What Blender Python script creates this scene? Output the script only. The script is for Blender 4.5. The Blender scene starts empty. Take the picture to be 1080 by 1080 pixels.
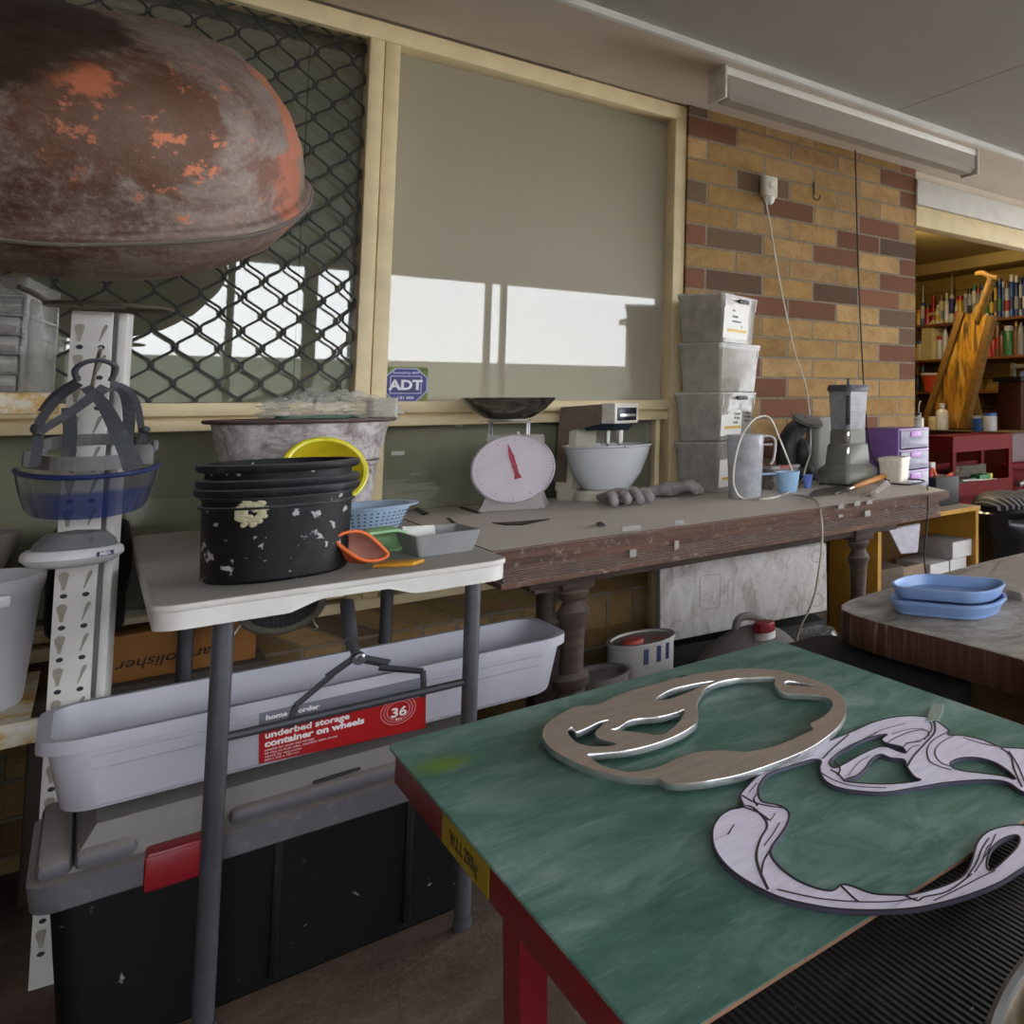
import bpy, bmesh, math, random
from mathutils import Vector, Matrix, noise
random.seed(7)
SC = bpy.context.scene
COL = SC.collection
PI = math.pi
def R(d): return math.radians(d)

# ------------------------------------------------------------------ camera
FPX, CX, CY, EYE = 821.8, 1137.6, 374.0, 1.08
_yaw, _pit, _rol = R(51.6), R(3.17), R(-0.4)
_f = Vector((math.sin(_yaw)*math.cos(_pit), math.cos(_yaw)*math.cos(_pit), math.sin(_pit)))
_r = Vector((math.cos(_yaw), -math.sin(_yaw), 0))
_u = _r.cross(_f)
_r2 = _r*math.cos(_rol) + _u*math.sin(_rol)
_u2 = -_r*math.sin(_rol) + _u*math.cos(_rol)
cam = bpy.data.cameras.new('camera')
camo = bpy.data.objects.new('camera', cam); COL.objects.link(camo)
camo.matrix_world = Matrix(((_r2.x, _u2.x, -_f.x, 0), (_r2.y, _u2.y, -_f.y, 0), (_r2.z, _u2.z, -_f.z, EYE), (0, 0, 0, 1)))
cam.sensor_width = 36; cam.sensor_height = 36; cam.sensor_fit = 'HORIZONTAL'
cam.lens = FPX/1080*36
cam.shift_x = (540-CX)/1080; cam.shift_y = -(540-CY)/1080
cam.clip_start = .02; cam.clip_end = 200
SC.camera = camo
# measuring helpers: where the sight line through a photo pixel meets a real plane
def ray(px, py): return _r2*((px-CX)/FPX) - _u2*((py-CY)/FPX) + _f
def PZ(px, py, z):
    d = ray(px, py); t = (z-EYE)/d.z; return Vector((d.x*t, d.y*t, z))
def PY(px, py, y):
    d = ray(px, py); t = y/d.y; return Vector((d.x*t, y, EYE+d.z*t))
def PX(px, py, x):
    d = ray(px, py); t = x/d.x; return Vector((x, d.y*t, EYE+d.z*t))

# ------------------------------------------------------------------ materials
def hx(h):
    h = h.lstrip('#'); c = [int(h[i:i+2], 16)/255 for i in (0, 2, 4)]
    return tuple((v/12.92 if v <= .04045 else ((v+.055)/1.055)**2.4) for v in c) + (1,)
class NT:
    def __init__(s, name):
        s.m = bpy.data.materials.new(name); s.m.use_nodes = True
        s.t = s.m.node_tree; s.b = s.t.nodes['Principled BSDF']; s.out = s.t.nodes['Material Output']
    def n(s, typ, **kw):
        nd = s.t.nodes.new(typ)
        for k, v in kw.items(): setattr(nd, k, v)
        return nd
    def l(s, a, b): s.t.links.new(a, b)
    def coord(s, scale=(1, 1, 1), rot=(0, 0, 0), kind='Object'):
        tc = s.n('ShaderNodeTexCoord'); mp = s.n('ShaderNodeMapping')
        mp.inputs['Scale'].default_value = scale; mp.inputs['Rotation'].default_value = rot
        s.l(tc.outputs[kind], mp.inputs['Vector']); return mp.outputs['Vector']
    def noise(s, vec, scale=5, detail=6, rough=.6, dist=0):
        nd = s.n('ShaderNodeTexNoise'); nd.inputs['Scale'].default_value = scale
        nd.inputs['Detail'].default_value = detail; nd.inputs['Roughness'].default_value = rough
        nd.inputs['Distortion'].default_value = dist
        if vec is not None: s.l(vec, nd.inputs['Vector'])
        return nd.outputs['Fac']
    def ramp(s, fac, stops, mode='LINEAR'):
        nd = s.n('ShaderNodeValToRGB'); cr = nd.color_ramp; cr.interpolation = mode
        while len(cr.elements) < len(stops): cr.elements.new(.5)
        for e, (p, c) in zip(cr.elements, stops):
            e.position = p; e.color = hx(c) if isinstance(c, str) else c
        s.l(fac, nd.inputs['Fac']); return nd.outputs['Color']
    def mix(s, fac, a, b, blend='MIX'):
        nd = s.n('ShaderNodeMix'); nd.data_type = 'RGBA'; nd.blend_type = blend
        for v, i in ((fac, 0), (a, 6), (b, 7)):
            if isinstance(v, str): v = hx(v)
            if isinstance(v, (int, float, tuple)): nd.inputs[i].default_value = v
            else: s.l(v, nd.inputs[i])
        return nd.outputs[2]
    def math(s, op, a, b=0.0, clamp=False):
        nd = s.n('ShaderNodeMath'); nd.operation = op; nd.use_clamp = clamp
        for v, i in ((a, 0), (b, 1)):
            if isinstance(v, (int, float)): nd.inputs[i].default_value = v
            else: s.l(v, nd.inputs[i])
        return nd.outputs[0]
    def bump(s, h, strength=.3, dist=.01):
        nd = s.n('ShaderNodeBump'); nd.inputs['Strength'].default_value = strength; nd.inputs['Distance'].default_value = dist
        s.l(h, nd.inputs['Height']); s.l(nd.outputs['Normal'], s.b.inputs['Normal'])
    def up(s, lo=.6, hi=.9):
        g = s.n('ShaderNodeNewGeometry'); sp = s.n('ShaderNodeSeparateXYZ'); s.l(g.outputs['Normal'], sp.inputs[0])
        mr = s.n('ShaderNodeMapRange'); mr.inputs[1].default_value = lo; mr.inputs[2].default_value = hi
        s.l(sp.outputs[2], mr.inputs[0]); return mr.outputs[0]
    def fin(s, col=None, rough=.5, metal=0.0, spec=None, trans=0, ior=None, alpha=None):
        b = s.b
        if col is not None:
            if isinstance(col, str): b.inputs['Base Color'].default_value = hx(col)
            else: s.l(col, b.inputs['Base Color'])
        if isinstance(rough, (int, float)): b.inputs['Roughness'].default_value = rough
        else: s.l(rough, b.inputs['Roughness'])
        b.inputs['Metallic'].default_value = metal
        if spec is not None: b.inputs['Specular IOR Level'].default_value = spec
        if trans: b.inputs['Transmission Weight'].default_value = trans
        if ior: b.inputs['IOR'].default_value = ior
        if alpha is not None:
            if isinstance(alpha, (int, float)): b.inputs['Alpha'].default_value = alpha
            else: s.l(alpha, b.inputs['Alpha'])
        return s.m
_cache = {}
def plain(col, rough=.5, metal=0.0, spec=None, var=.12, scale=30, bump=0):
    """one base colour with a little tonal grime so that nothing looks like raw plastic"""
    k = (col, rough, metal, spec, var, scale, bump)
    if k in _cache: return _cache[k]
    t = NT('plain_'+col.strip('#')); v = t.coord(); n = t.noise(v, scale, 5)
    c = hx(col); lo = tuple(x*(1-var*1.6) for x in c[:3])+(1,); hi = tuple(min(1, x*(1+var)) for x in c[:3])+(1,)
    if bump: t.bump(n, bump, .004)
    _cache[k] = t.fin(t.ramp(n, [(.3, lo), (.7, hi)]), rough, metal, spec)
    return _cache[k]
def dusty(col, dust='#8d8883', amount=.75, rough=.6, metal=0.0, scale=24, specks=None, lo=.35, hi=.8):
    """base colour, pale dust lying on upward faces and blotches of the same dust on the sides"""
    k = ('d', col, dust, amount, rough, metal, scale, specks, lo, hi)
    if k in _cache: return _cache[k]
    t = NT('dusty_'+col.strip('#')); v = t.coord()
    n = t.noise(v, scale, 8, .7); n2 = t.noise(v, scale*.25, 4)
    base = t.ramp(n2, [(.3, tuple(x*.8 for x in hx(col)[:3])+(1,)), (.7, col)])
    a = t.math('MULTIPLY', t.up(lo, hi), amount)
    n3 = t.noise(v, scale*5, 4, .7); blot = t.math('ADD', t.ramp(n, [(.55, (0, 0, 0, 1)), (.72, (.5, .5, .5, 1))]), t.math('MULTIPLY', t.math('SUBTRACT', n3, .5), .5), True)
    m = t.math('ADD', a, t.math('MULTIPLY', blot, .6), True)
    c = t.mix(m, base, dust)
    if specks:
        s = t.noise(v, specks[1], 3, .5); sm = t.ramp(s, [(specks[2], (0, 0, 0, 1)), (specks[2]+.04, (1, 1, 1, 1))])
        c = t.mix(sm, c, specks[0])
    t.bump(n, .15, .003)
    _cache[k] = t.fin(c, rough, metal, .3)
    return _cache[k]
def clearish(col, alpha=.5, rough=.25, var=.1):
    k = ('c', col, alpha, rough)
    if k in _cache: return _cache[k]
    t = NT('clear_'+col.strip('#')); v = t.coord(); n = t.noise(v, 22, 6, .7)
    a = t.ramp(n, [(.3, (max(0, alpha-var),)*3+(1,)), (.7, (min(1, alpha+var),)*3+(1,))])
    _cache[k] = t.fin(t.ramp(n, [(.3, tuple(x*.85 for x in hx(col)[:3])+(1,)), (.7, col)]), rough, alpha=a)
    return _cache[k]

# ------------------------------------------------------------------ mesh builder
class MB:
    """collects shapes into one mesh object"""
    def __init__(s): s.bm = bmesh.new()
    def _add(s, bm2, mat=None):
        if mat is not None: bmesh.ops.transform(bm2, matrix=mat, verts=bm2.verts)
        me = bpy.data.meshes.new('tmp'); bm2.to_mesh(me); bm2.free(); s.bm.from_mesh(me); bpy.data.meshes.remove(me); return s
    def box(s, lo, hi, bev=0.0, seg=2, rot=None, piv=None, taper=None):
        lo, hi = Vector(lo), Vector(hi); c = (lo+hi)/2; d = hi-lo
        b = bmesh.new(); bmesh.ops.create_cube(b, size=1)
        for v in b.verts:
            v.co = Vector((v.co.x*d.x, v.co.y*d.y, v.co.z*d.z))
            if taper and v.co.z < 0: v.co.x *= taper; v.co.y *= taper
        if bev: bmesh.ops.bevel(b, geom=list(b.edges), offset=bev, segments=seg, affect='EDGES', profile=.5)
        M = Matrix.Translation(c)
        if rot is not None:
            p = Vector(piv) if piv is not None else c
            M = Matrix.Translation(p) @ rot.to_4x4() @ Matrix.Translation(c-p)
        return s._add(b, M)
    def lathe(s, prof, c=(0, 0, 0), seg=40, M=None, squash=(1, 1), close=False):
        b = bmesh.new(); rings = []
        for r, z in prof:
            if r <= 1e-6: rings.append([b.verts.new((0, 0, z))])
            else: rings.append([b.verts.new((r*math.cos(2*PI*i/seg)*squash[0], r*math.sin(2*PI*i/seg)*squash[1], z)) for i in range(seg)])
        pairs = list(zip(rings, rings[1:]))
        if close: pairs.append((rings[-1], rings[0]))
        for a, d in pairs:
            if len(a) == 1 and len(d) == 1: continue
            for i in range(seg):
                j = (i+1) % seg
                if len(a) == 1: f = (a[0], d[i], d[j])
                elif len(d) == 1: f = (a[i], d[0], a[j])
                else: f = (a[i], d[i], d[j], a[j])
                try: b.faces.new(f)
                except ValueError: pass
        bmesh.ops.recalc_face_normals(b, faces=b.faces)
        T = Matrix.Translation(Vector(c))
        return s._add(b, T @ M.to_4x4() if M is not None else T)
    def cyl(s, a, b_, r, r2=None, seg=20, cap=True):
        a, b_ = Vector(a), Vector(b_); d = b_-a; r2 = r if r2 is None else r2
        prof = [(r, 0), (r2, d.length)]
        if cap: prof = [(0, 0)]+prof+[(0, d.length)]
        return s.lathe(prof, a, seg, d.to_track_quat('Z', 'Y').to_matrix())
    def tube(s, pts, r, seg=8, smooth=0, closed=False, flat=None):
        pts = [Vector(p) for p in pts]
        if smooth: pts = crom(pts, smooth, closed)
        n = len(pts); b = bmesh.new(); rings = []; up0 = None
        for i, p in enumerate(pts):
            if closed: t = (pts[(i+1) % n]-pts[i-1])
            else: t = pts[min(i+1, n-1)]-pts[max(i-1, 0)]
            if t.length < 1e-9: t = Vector((0, 0, 1))
            t.normalize()
            if up0 is None: up0 = Vector((0, 0, 1)) if abs(t.z) < .9 else Vector((1, 0, 0))
            sd = t.cross(up0)
            if sd.length < 1e-6: sd = t.orthogonal()
            sd.normalize(); up = sd.cross(t).normalized(); up0 = up
            rr = r(i/(n-1)) if callable(r) else r
            fa, fb = flat if flat else (1, 1)
            rings.append([b.verts.new(p + sd*(math.cos(2*PI*k/seg)*rr*fa) + up*(math.sin(2*PI*k/seg)*rr*fb)) for k in range(seg)])
        for a, d in list(zip(rings, rings[1:])) + ([(rings[-1], rings[0])] if closed else []):
            for k in range(seg): b.faces.new((a[k], a[(k+1) % seg], d[(k+1) % seg], d[k]))
        if not closed:
            b.faces.new(rings[0][::-1]); b.faces.new(rings[-1])
        bmesh.ops.recalc_face_normals(b, faces=b.faces)
        return s._add(b)
    def prism(s, pts, z0, z1, M=None):
        b = bmesh.new(); lo = [b.verts.new((x, y, z0)) for x, y in pts]; hi = [b.verts.new((x, y, z1)) for x, y in pts]
        n = len(pts); b.faces.new(lo[::-1]); b.faces.new(hi)
        for i in range(n): b.faces.new((lo[i], lo[(i+1) % n], hi[(i+1) % n], hi[i]))
        bmesh.ops.recalc_face_normals(b, faces=b.faces)
        return s._add(b, M)
    def hexa(s, base, top):
        b = bmesh.new(); lo = [b.verts.new(p) for p in base]; hi = [b.verts.new(p) for p in top]; n = len(lo)
        b.faces.new(lo[::-1]); b.faces.new(hi)
        for i in range(n): b.faces.new((lo[i], lo[(i+1) % n], hi[(i+1) % n], hi[i]))
        bmesh.ops.recalc_face_normals(b, faces=b.faces); return s._add(b)
    def face(s, pts):
        b = bmesh.new(); b.faces.new([b.verts.new(p) for p in pts]); return s._add(b)
    def ball(s, c, r, sub=3, M=None):
        b = bmesh.new(); bmesh.ops.create_icosphere(b, subdivisions=sub, radius=1)
        r = (r, r, r) if isinstance(r, (int, float)) else r
        bmesh.ops.transform(b, matrix=Matrix.Diagonal((*r, 1)), verts=b.verts)
        T = Matrix.Translation(Vector(c)); return s._add(b, T @ M.to_4x4() if M is not None else T)
    def rbox(s, lo, hi, rad, wall=None, seg=6, bev=0, draft=1.0, rim=0, rimh=.01, open_top=True):
        """container with rounded corners: walls, floor, optional draft and rim flange; lo/hi at the rim"""
        lo, hi = Vector(lo), Vector(hi); c = (lo+hi)/2
        def ring(k, z, grow=0.0):
            hx_, hy_ = (hi.x-lo.x)/2*k+grow, (hi.y-lo.y)/2*k+grow; rr = max(.001, min(rad*k+grow, hx_, hy_)); o = []
            for qx, qy, a0 in ((1, 1, 0), (-1, 1, 90), (-1, -1, 180), (1, -1, 270)):
                for i in range(seg+1):
                    a = R(a0+90*i/seg); o.append((c.x+qx*(hx_-rr)+rr*math.cos(a), c.y+qy*(hy_-rr)+rr*math.sin(a), z))
            return o
        w = wall or .003; rings = []
        rings.append(ring(draft, lo.z, -bev))
        if bev: rings.append(ring(draft, lo.z+bev))
        if rim:
            rings += [ring(1, hi.z-rimh), ring(1, hi.z-rimh, rim), ring(1, hi.z, rim)]
        else: rings.append(ring(1, hi.z))
        if open_top: rings += [ring(1, hi.z, -w), ring(draft, lo.z+w, -w)]
        b = bmesh.new(); vr = [[b.verts.new(p) for p in r_] for r_ in rings]; n = len(vr[0])
        for a, d in zip(vr, vr[1:]):
            for i in range(n): b.faces.new((a[i], a[(i+1) % n], d[(i+1) % n], d[i]))
        b.faces.new(vr[0][::-1]); b.faces.new(vr[-1])
        bmesh.ops.recalc_face_normals(b, faces=b.faces); return s._add(b)
    def bend(s, fn):
        for v in s.bm.verts: v.co = Vector(fn(v.co))
        return s
    def sub(s, n=1):
        me = bpy.data.meshes.new('t'); s.bm.to_mesh(me); o = bpy.data.objects.new('t', me); COL.objects.link(o)
        md = o.modifiers.new('s', 'SUBSURF'); md.levels = n; md.render_levels = n
        dg = bpy.context.evaluated_depsgraph_get(); m2 = bpy.data.meshes.new_from_object(o.evaluated_get(dg))
        s.bm.clear(); s.bm.from_mesh(m2); bpy.data.objects.remove(o); return s
    def build(s, name, mat, parent=None, smooth=40, world=False):
        me = bpy.data.meshes.new(name); s.bm.to_mesh(me); s.bm.free()
        return link(name, me, mat, parent, smooth, world)
_TM = {}
def _mw(o): 
    m = _TM.get(o.name, Matrix()); return m
def link(name, me, mat, parent=None, smooth=40, world=False):
    o = bpy.data.objects.new(name, me); COL.objects.link(o)
    if mat: me.materials.clear(); me.materials.append(mat)
    if parent is not None:
        o.parent = parent; _TM[o.name] = _mw(parent)
        if world: me.transform(_mw(parent).inverted())
    else: _TM[o.name] = Matrix()
    if smooth and len(me.polygons):
        me.polygons.foreach_set('use_smooth', [True]*len(me.polygons)); me.set_sharp_from_angle(angle=R(smooth))
    me.update(); return o
def crom(pts, k=6, closed=False):
    n = len(pts); out = []
    rng = range(n) if closed else range(n-1)
    for i in rng:
        g = (lambda j: pts[j % n]) if closed else (lambda j: pts[max(0, min(n-1, j))])
        p0, p1, p2, p3 = g(i-1), g(i), g(i+1), g(i+2)
        for q in range(k):
            t = q/k
            out.append(.5*((2*p1)+(p2-p0)*t+(2*p0-5*p1+4*p2-p3)*t*t+(3*p1-p0-3*p2+p3)*t**3))
    if not closed: out.append(pts[-1])
    return out
def tag(o, label=None, cat=None, group=None, kind=None):
    if label: o['label'] = label
    if cat: o['category'] = cat
    if group: o['group'] = group
    if kind: o['kind'] = kind
    return o
def thing(name, label, cat, loc=(0, 0, 0), rotz=0, group=None):
    o = bpy.data.objects.new(name, None); COL.objects.link(o); o.empty_display_size = .05
    o.location = loc; o.rotation_euler = (0, 0, R(rotz))
    _TM[o.name] = Matrix.Translation(Vector(loc)) @ Matrix.Rotation(R(rotz), 4, 'Z')
    return tag(o, label, cat, group)
def struct(mb, name, mat, smooth=30, parent=None):
    o = mb.build(name, mat, parent, smooth)
    if parent is None: o['kind'] = 'structure'
    return o
def copy_tree(o, parent=None):
    c = o.copy(); COL.objects.link(c)
    if parent is not None: c.parent = parent
    for ch in list(o.children): copy_tree(ch, c)
    return c
def outline_mesh(loops, z0, z1, bevel=0.0, k=5, sharp=None):
    """solid plate from an outer loop and holes (2D world x,y), z0..z1"""
    cu = bpy.data.curves.new('plate', 'CURVE'); cu.dimensions = '2D'; cu.fill_mode = 'BOTH'
    cu.extrude = (z1-z0)/2-bevel; cu.bevel_depth = bevel; cu.bevel_resolution = 1
    for lp in loops:
        pts = crom([Vector((p[0], p[1], 0)) for p in lp], k, True) if k else [Vector((p[0], p[1], 0)) for p in lp]
        sp = cu.splines.new('POLY'); sp.points.add(len(pts)-1)
        for a, p in zip(sp.points, pts): a.co = (p.x, p.y, 0, 1)
        sp.use_cyclic_u = True
    o = bpy.data.objects.new('plate', cu); COL.objects.link(o)
    dg = bpy.context.evaluated_depsgraph_get(); me = bpy.data.meshes.new_from_object(o.evaluated_get(dg))
    bpy.data.objects.remove(o); bpy.data.curves.remove(cu)
    me.transform(Matrix.Translation((0, 0, (z0+z1)/2))); return me
def text_mesh(txt, size, depth=.0006, align='CENTER', bold=0.0, shear=0, xs=1.0):
    cu = bpy.data.curves.new('txt', 'FONT'); cu.body = txt; cu.size = size; cu.extrude = depth/2
    cu.align_x = align; cu.align_y = 'CENTER'; cu.offset = bold; cu.shear = shear; cu.resolution_u = 3
    o = bpy.data.objects.new('txt', cu); COL.objects.link(o)
    dg = bpy.context.evaluated_depsgraph_get(); me = bpy.data.meshes.new_from_object(o.evaluated_get(dg))
    bpy.data.objects.remove(o); bpy.data.curves.remove(cu)
    if xs != 1: me.transform(Matrix.Diagonal((xs, 1, 1, 1)))
    return me
def letters(name, txt, size, mat, origin, ex, ey, parent=None, align='CENTER', bold=0.0, shear=0, depth=.0006, xs=1.0):
    """text lying in the plane through origin (world) spanned by ex (reading direction) and ey (up)"""
    me = text_mesh(txt, size, depth, align, bold, shear, xs)
    ex = Vector(ex).normalized(); ey = Vector(ey); ez = ex.cross(ey).normalized(); ey = ez.cross(ex)
    M = Matrix(((ex.x, ey.x, ez.x, origin[0]), (ex.y, ey.y, ez.y, origin[1]), (ex.z, ey.z, ez.z, origin[2]), (0, 0, 0, 1)))
    me.transform(M)
    return link(name, me, mat, parent, 0, True)
def join_letters(name, items, mat, parent):
    """several lines of writing in one mesh; items: (text, size, origin, ex, ey, align, bold)"""
    bm = bmesh.new()
    for txt, size, org, ex, ey, al, bo in items:
        me = text_mesh(txt, size, .0006, al, bo)
        ex = Vector(ex).normalized(); ey = Vector(ey); ez = ex.cross(ey).normalized(); ey = ez.cross(ex)
        me.transform(Matrix(((ex.x, ey.x, ez.x, org[0]), (ex.y, ey.y, ez.y, org[1]), (ex.z, ey.z, ez.z, org[2]), (0, 0, 0, 1))))
        bm.from_mesh(me); bpy.data.meshes.remove(me)
    me = bpy.data.meshes.new(name); bm.to_mesh(me); bm.free()
    return link(name, me, mat, parent, 0, True)
def sidemat(o, m):
    o.data.materials.append(m)
    for p in o.data.polygons:
        if abs(p.normal.z) < .5: p.material_index = 1
SKY, SHED, EXPO = 3.6, 13, 1.32
# ================================================================== SETTING
YW = 3.165          # glass plane
YB = 3.07           # face of the brick pier
def brickmat(name, bw=.24, bh=.086, zoff=0.0, half=True, dark=.0, tan='#ba9660', reds=True):
    t = NT(name); tc = t.n('ShaderNodeTexCoord'); sp = t.n('ShaderNodeSeparateXYZ'); t.l(tc.outputs['Object'], sp.inputs[0])
    u = t.math('ADD', sp.outputs[0], sp.outputs[1])
    vz = t.math('DIVIDE', t.math('ADD', sp.outputs[2], zoff), bh)
    row = t.math('FLOOR', vz); fz = t.math('SUBTRACT', vz, row)
    off = t.math('MULTIPLY', t.math('MODULO', t.math('ADD', row, 100.0), 2.0), .5 if half else 0.0)
    uu = t.math('ADD', t.math('DIVIDE', u, bw), off); colm = t.math('FLOOR', uu); fu = t.math('SUBTRACT', uu, colm)
    mz = .010/bh/2; mu = .010/bw/2
    def edge(f, m): return t.math('MINIMUM', t.math('DIVIDE', f, m), t.math('DIVIDE', t.math('SUBTRACT', 1.0, f), m))
    wob = t.noise(t.coord(), 70, 4)
    e = t.math('MINIMUM', edge(fz, mz), edge(fu, mu)); e = t.math('ADD', e, t.math('MULTIPLY', t.math('SUBTRACT', wob, .5), .9))
    mask = t.n('ShaderNodeMapRange'); mask.inputs[1].default_value = .75; mask.inputs[2].default_value = 1.15; t.l(e, mask.inputs[0]); mask = mask.outputs[0]
    cb = t.n('ShaderNodeCombineXYZ'); t.l(row, cb.inputs[0]); t.l(colm, cb.inputs[1]); cb.inputs[2].default_value = 3.7
    wn = t.n('ShaderNodeTexWhiteNoise'); wn.noise_dimensions = '3D'; t.l(cb.outputs[0], wn.inputs['Vector'])
    c = t.ramp(wn.outputs['Value'], [(0, tan), (.2, '#ae8a54'), (.36, '#c39f6c'), (.5, '#b08e60'), (.60, '#70463a' if reds else '#bd9c68'), (.74, '#815443' if reds else '#a98a58'), (.83, '#52433e' if reds else '#8f7650'), (.92, '#6a5a4b')], 'CONSTANT')
    blot = t.noise(t.coord(), 13, 7, .7, .5); c = t.mix(t.math('MULTIPLY', t.ramp(blot, [(.42, (0, 0, 0, 1)), (.68, (1, 1, 1, 1))]), .5), c, '#6f5038')
    br_ = t.ramp(wn.outputs['Color'], [(0, (.72,)*3+(1,)), (1, (1.1,)*3+(1,))]); c = t.mix(1.0, c, br_, 'MULTIPLY')
    fine = t.noise(t.coord(), 120, 3); c = t.mix(t.math('MULTIPLY', fine, .35), c, '#8a6c48', 'MIX')
    spk = t.n('ShaderNodeTexVoronoi'); spk.inputs['Scale'].default_value = 75; t.l(t.coord(), spk.inputs['Vector'])
    spm = t.ramp(spk.outputs['Distance'], [(.12, (1, 1, 1, 1)), (.2, (0, 0, 0, 1))])
    c = t.mix(t.math('MULTIPLY', spm, .55), c, '#3a2a20')
    mort = t.ramp(t.noise(t.coord(), 60, 4), [(.3, '#7d7060'), (.7, '#958775')])
    c = t.mix(mask, mort, c)
    if dark: c = t.mix(dark, c, '#5b5147')
    h = t.math('ADD', mask, t.math('MULTIPLY', fine, .25)); t.bump(h, .8, .006)
    return t.fin(c, .85, spec=.25)
M_brick = brickmat('brick_pier', zoff=.03)
M_brickL = brickmat('brick_low', zoff=.05, dark=.2, reds=False)
M_sill = brickmat('brick_sill', bw=.086, bh=.5, half=False, tan='#a08a58', dark=.15, zoff=.1, reds=False)
def floor_mat():
    t = NT('floor_concrete'); v = t.coord(); n = t.noise(v, 5, 10, .7, .5); n2 = t.noise(v, 60, 6, .7); n3 = t.noise(v, 1.3, 3)
    c = t.ramp(n, [(.3, '#4b3f38'), (.5, '#63544b'), (.68, '#7a6a60')])
    c = t.mix(t.math('MULTIPLY', t.ramp(n3, [(.4, (0, 0, 0, 1)), (.7, (1, 1, 1, 1))]), .5), c, '#5a3f34')
    c = t.mix(t.math('MULTIPLY', t.ramp(n2, [(.55, (0, 0, 0, 1)), (.75, (1, 1, 1, 1))]), .5), c, '#8d8078')
    cr = t.n('ShaderNodeTexVoronoi'); cr.feature = 'DISTANCE_TO_EDGE'; cr.inputs['Scale'].default_value = 2.3; t.l(v, cr.inputs['Vector'])
    c = t.mix(t.ramp(cr.outputs['Distance'], [(0, (.4, .4, .4, 1)), (.006, (0, 0, 0, 1))]), c, '#3d332d')
    t.bump(n2, .5, .006); return t.fin(c, .85, spec=.2)
M_cream = plain('#ecd9ad', .42, var=.07, scale=12)
M_soffit = plain('#cfc2b2', .7, var=.05, scale=4)
M_ceil = plain('#9f9c97', .38, var=.03, scale=3)
M_white = plain('#d6d3cc', .45, var=.06, scale=10)
M_dark = plain('#24211f', .7)
struct(MB().box((-7, -2.6, -.1), (6.5, 6.6, 0)), 'floor', floor_mat())
struct(MB().box((-60, -60, -.14), (60, -2.6, -.02)), 'ground_outside', plain('#a39d92', .9, scale=.8))
struct(MB().box((-40, -10.2, 0), (40, -10, 1.75)).box((-40, -10.6, 0), (40, -10.2, 1.3)), 'wall_fence', plain('#7e8272', .9, scale=1))
# ceiling of the covered patio
ce = MB().box((-7, -2.5, 2.262), (2.0, 2.53, 2.32)).box((2.003, -2.5, 2.262), (6.5, 2.53, 2.32))
for x in (.9,): ce.box((x-.0015, -2.5, 2.2612), (x+.0015, 2.53, 2.263))
struct(ce, 'ceiling', M_ceil)
struct(MB().box((-7, 2.555, 2.245), (6.5, 3.45, 2.32)), 'ceiling_soffit', M_soffit)
struct(MB().box((-7, 2.528, 2.240), (6.5, 2.556, 2.262), .003), 'trim_1', M_white)
struct(MB().box((-7, -2.56, 2.19), (6.5, -2.44, 2.32), .004), 'trim_2', M_white)
# window frame, panes and screen of window_1 (a full-height aluminium window)
win = bpy.data.objects.new('window_1', None); COL.objects.link(win); win['kind'] = 'structure'; win.location = (.5, YW, .5); _TM['window_1'] = Matrix.Translation((.5, YW, .5))
XL, XM0, XM1, XR = -1.0, .474, .546, 1.412
fr = MB()
fr.box((XL, 3.085, 2.18), (XR, 3.175, 2.238), .004).box((XM0, 3.09, .5), (.508, 3.18, 2.19), .003).box((.511, 3.095, .5), (XM1, 3.18, 2.19), .003)
fr.box((1.370, 3.085, .47), (XR, 3.175, 2.19), .003).box((XL, 3.085, .47), (XL+.04, 3.18, 2.19), .003)
fr.box((XL, 3.085, 1.047), (1.372, 3.17, 1.083), .003).box((XL, 3.10, 1.008), (1.372, 3.17, 1.038), .003).box((XL, 3.125, 1.03), (1.372, 3.17, 1.05))
fr.box((XL, 3.08, .475), (1.372, 3.19, .505), .003).box((XL, 3.10, .515), (1.372, 3.19, .545), .003).box((1.335, 3.12, .5), (1.352, 3.17, 1.02), .002)
struct(fr, 'window_frame', M_cream, parent=win) if False else fr.build('window_frame', M_cream, win, world=True)
sl = MB().box((XL, 3.083, 2.236), (1.0, 3.10, 2.247)); sl.build('perished_sealant', dusty('#6b5a4c', '#b3a697', .3, scale=14), win, world=True)
def glass_mat(name, ior=1.75, tint=(.93, .95, .92, 1), haze=.10, fcol='#a9a89a'):
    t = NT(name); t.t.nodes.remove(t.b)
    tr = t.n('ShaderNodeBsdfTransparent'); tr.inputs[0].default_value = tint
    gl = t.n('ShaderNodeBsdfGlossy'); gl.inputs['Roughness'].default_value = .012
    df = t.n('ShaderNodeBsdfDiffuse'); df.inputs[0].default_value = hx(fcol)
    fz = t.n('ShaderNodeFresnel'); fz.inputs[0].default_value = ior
    m0 = t.n('ShaderNodeMixShader'); m0.inputs[0].default_value = haze; t.l(tr.outputs[0], m0.inputs[1]); t.l(df.outputs[0], m0.inputs[2])
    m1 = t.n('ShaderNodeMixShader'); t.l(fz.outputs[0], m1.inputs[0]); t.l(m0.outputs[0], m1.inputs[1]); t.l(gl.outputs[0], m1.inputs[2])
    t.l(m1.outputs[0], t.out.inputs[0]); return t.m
M_glass = glass_mat('window_glass'); M_glass_bright = glass_mat('dusty_glass', haze=.55, fcol='#d2c8b2')  # upper pane: strong pale haze, brightness painted into the glass colour
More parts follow.
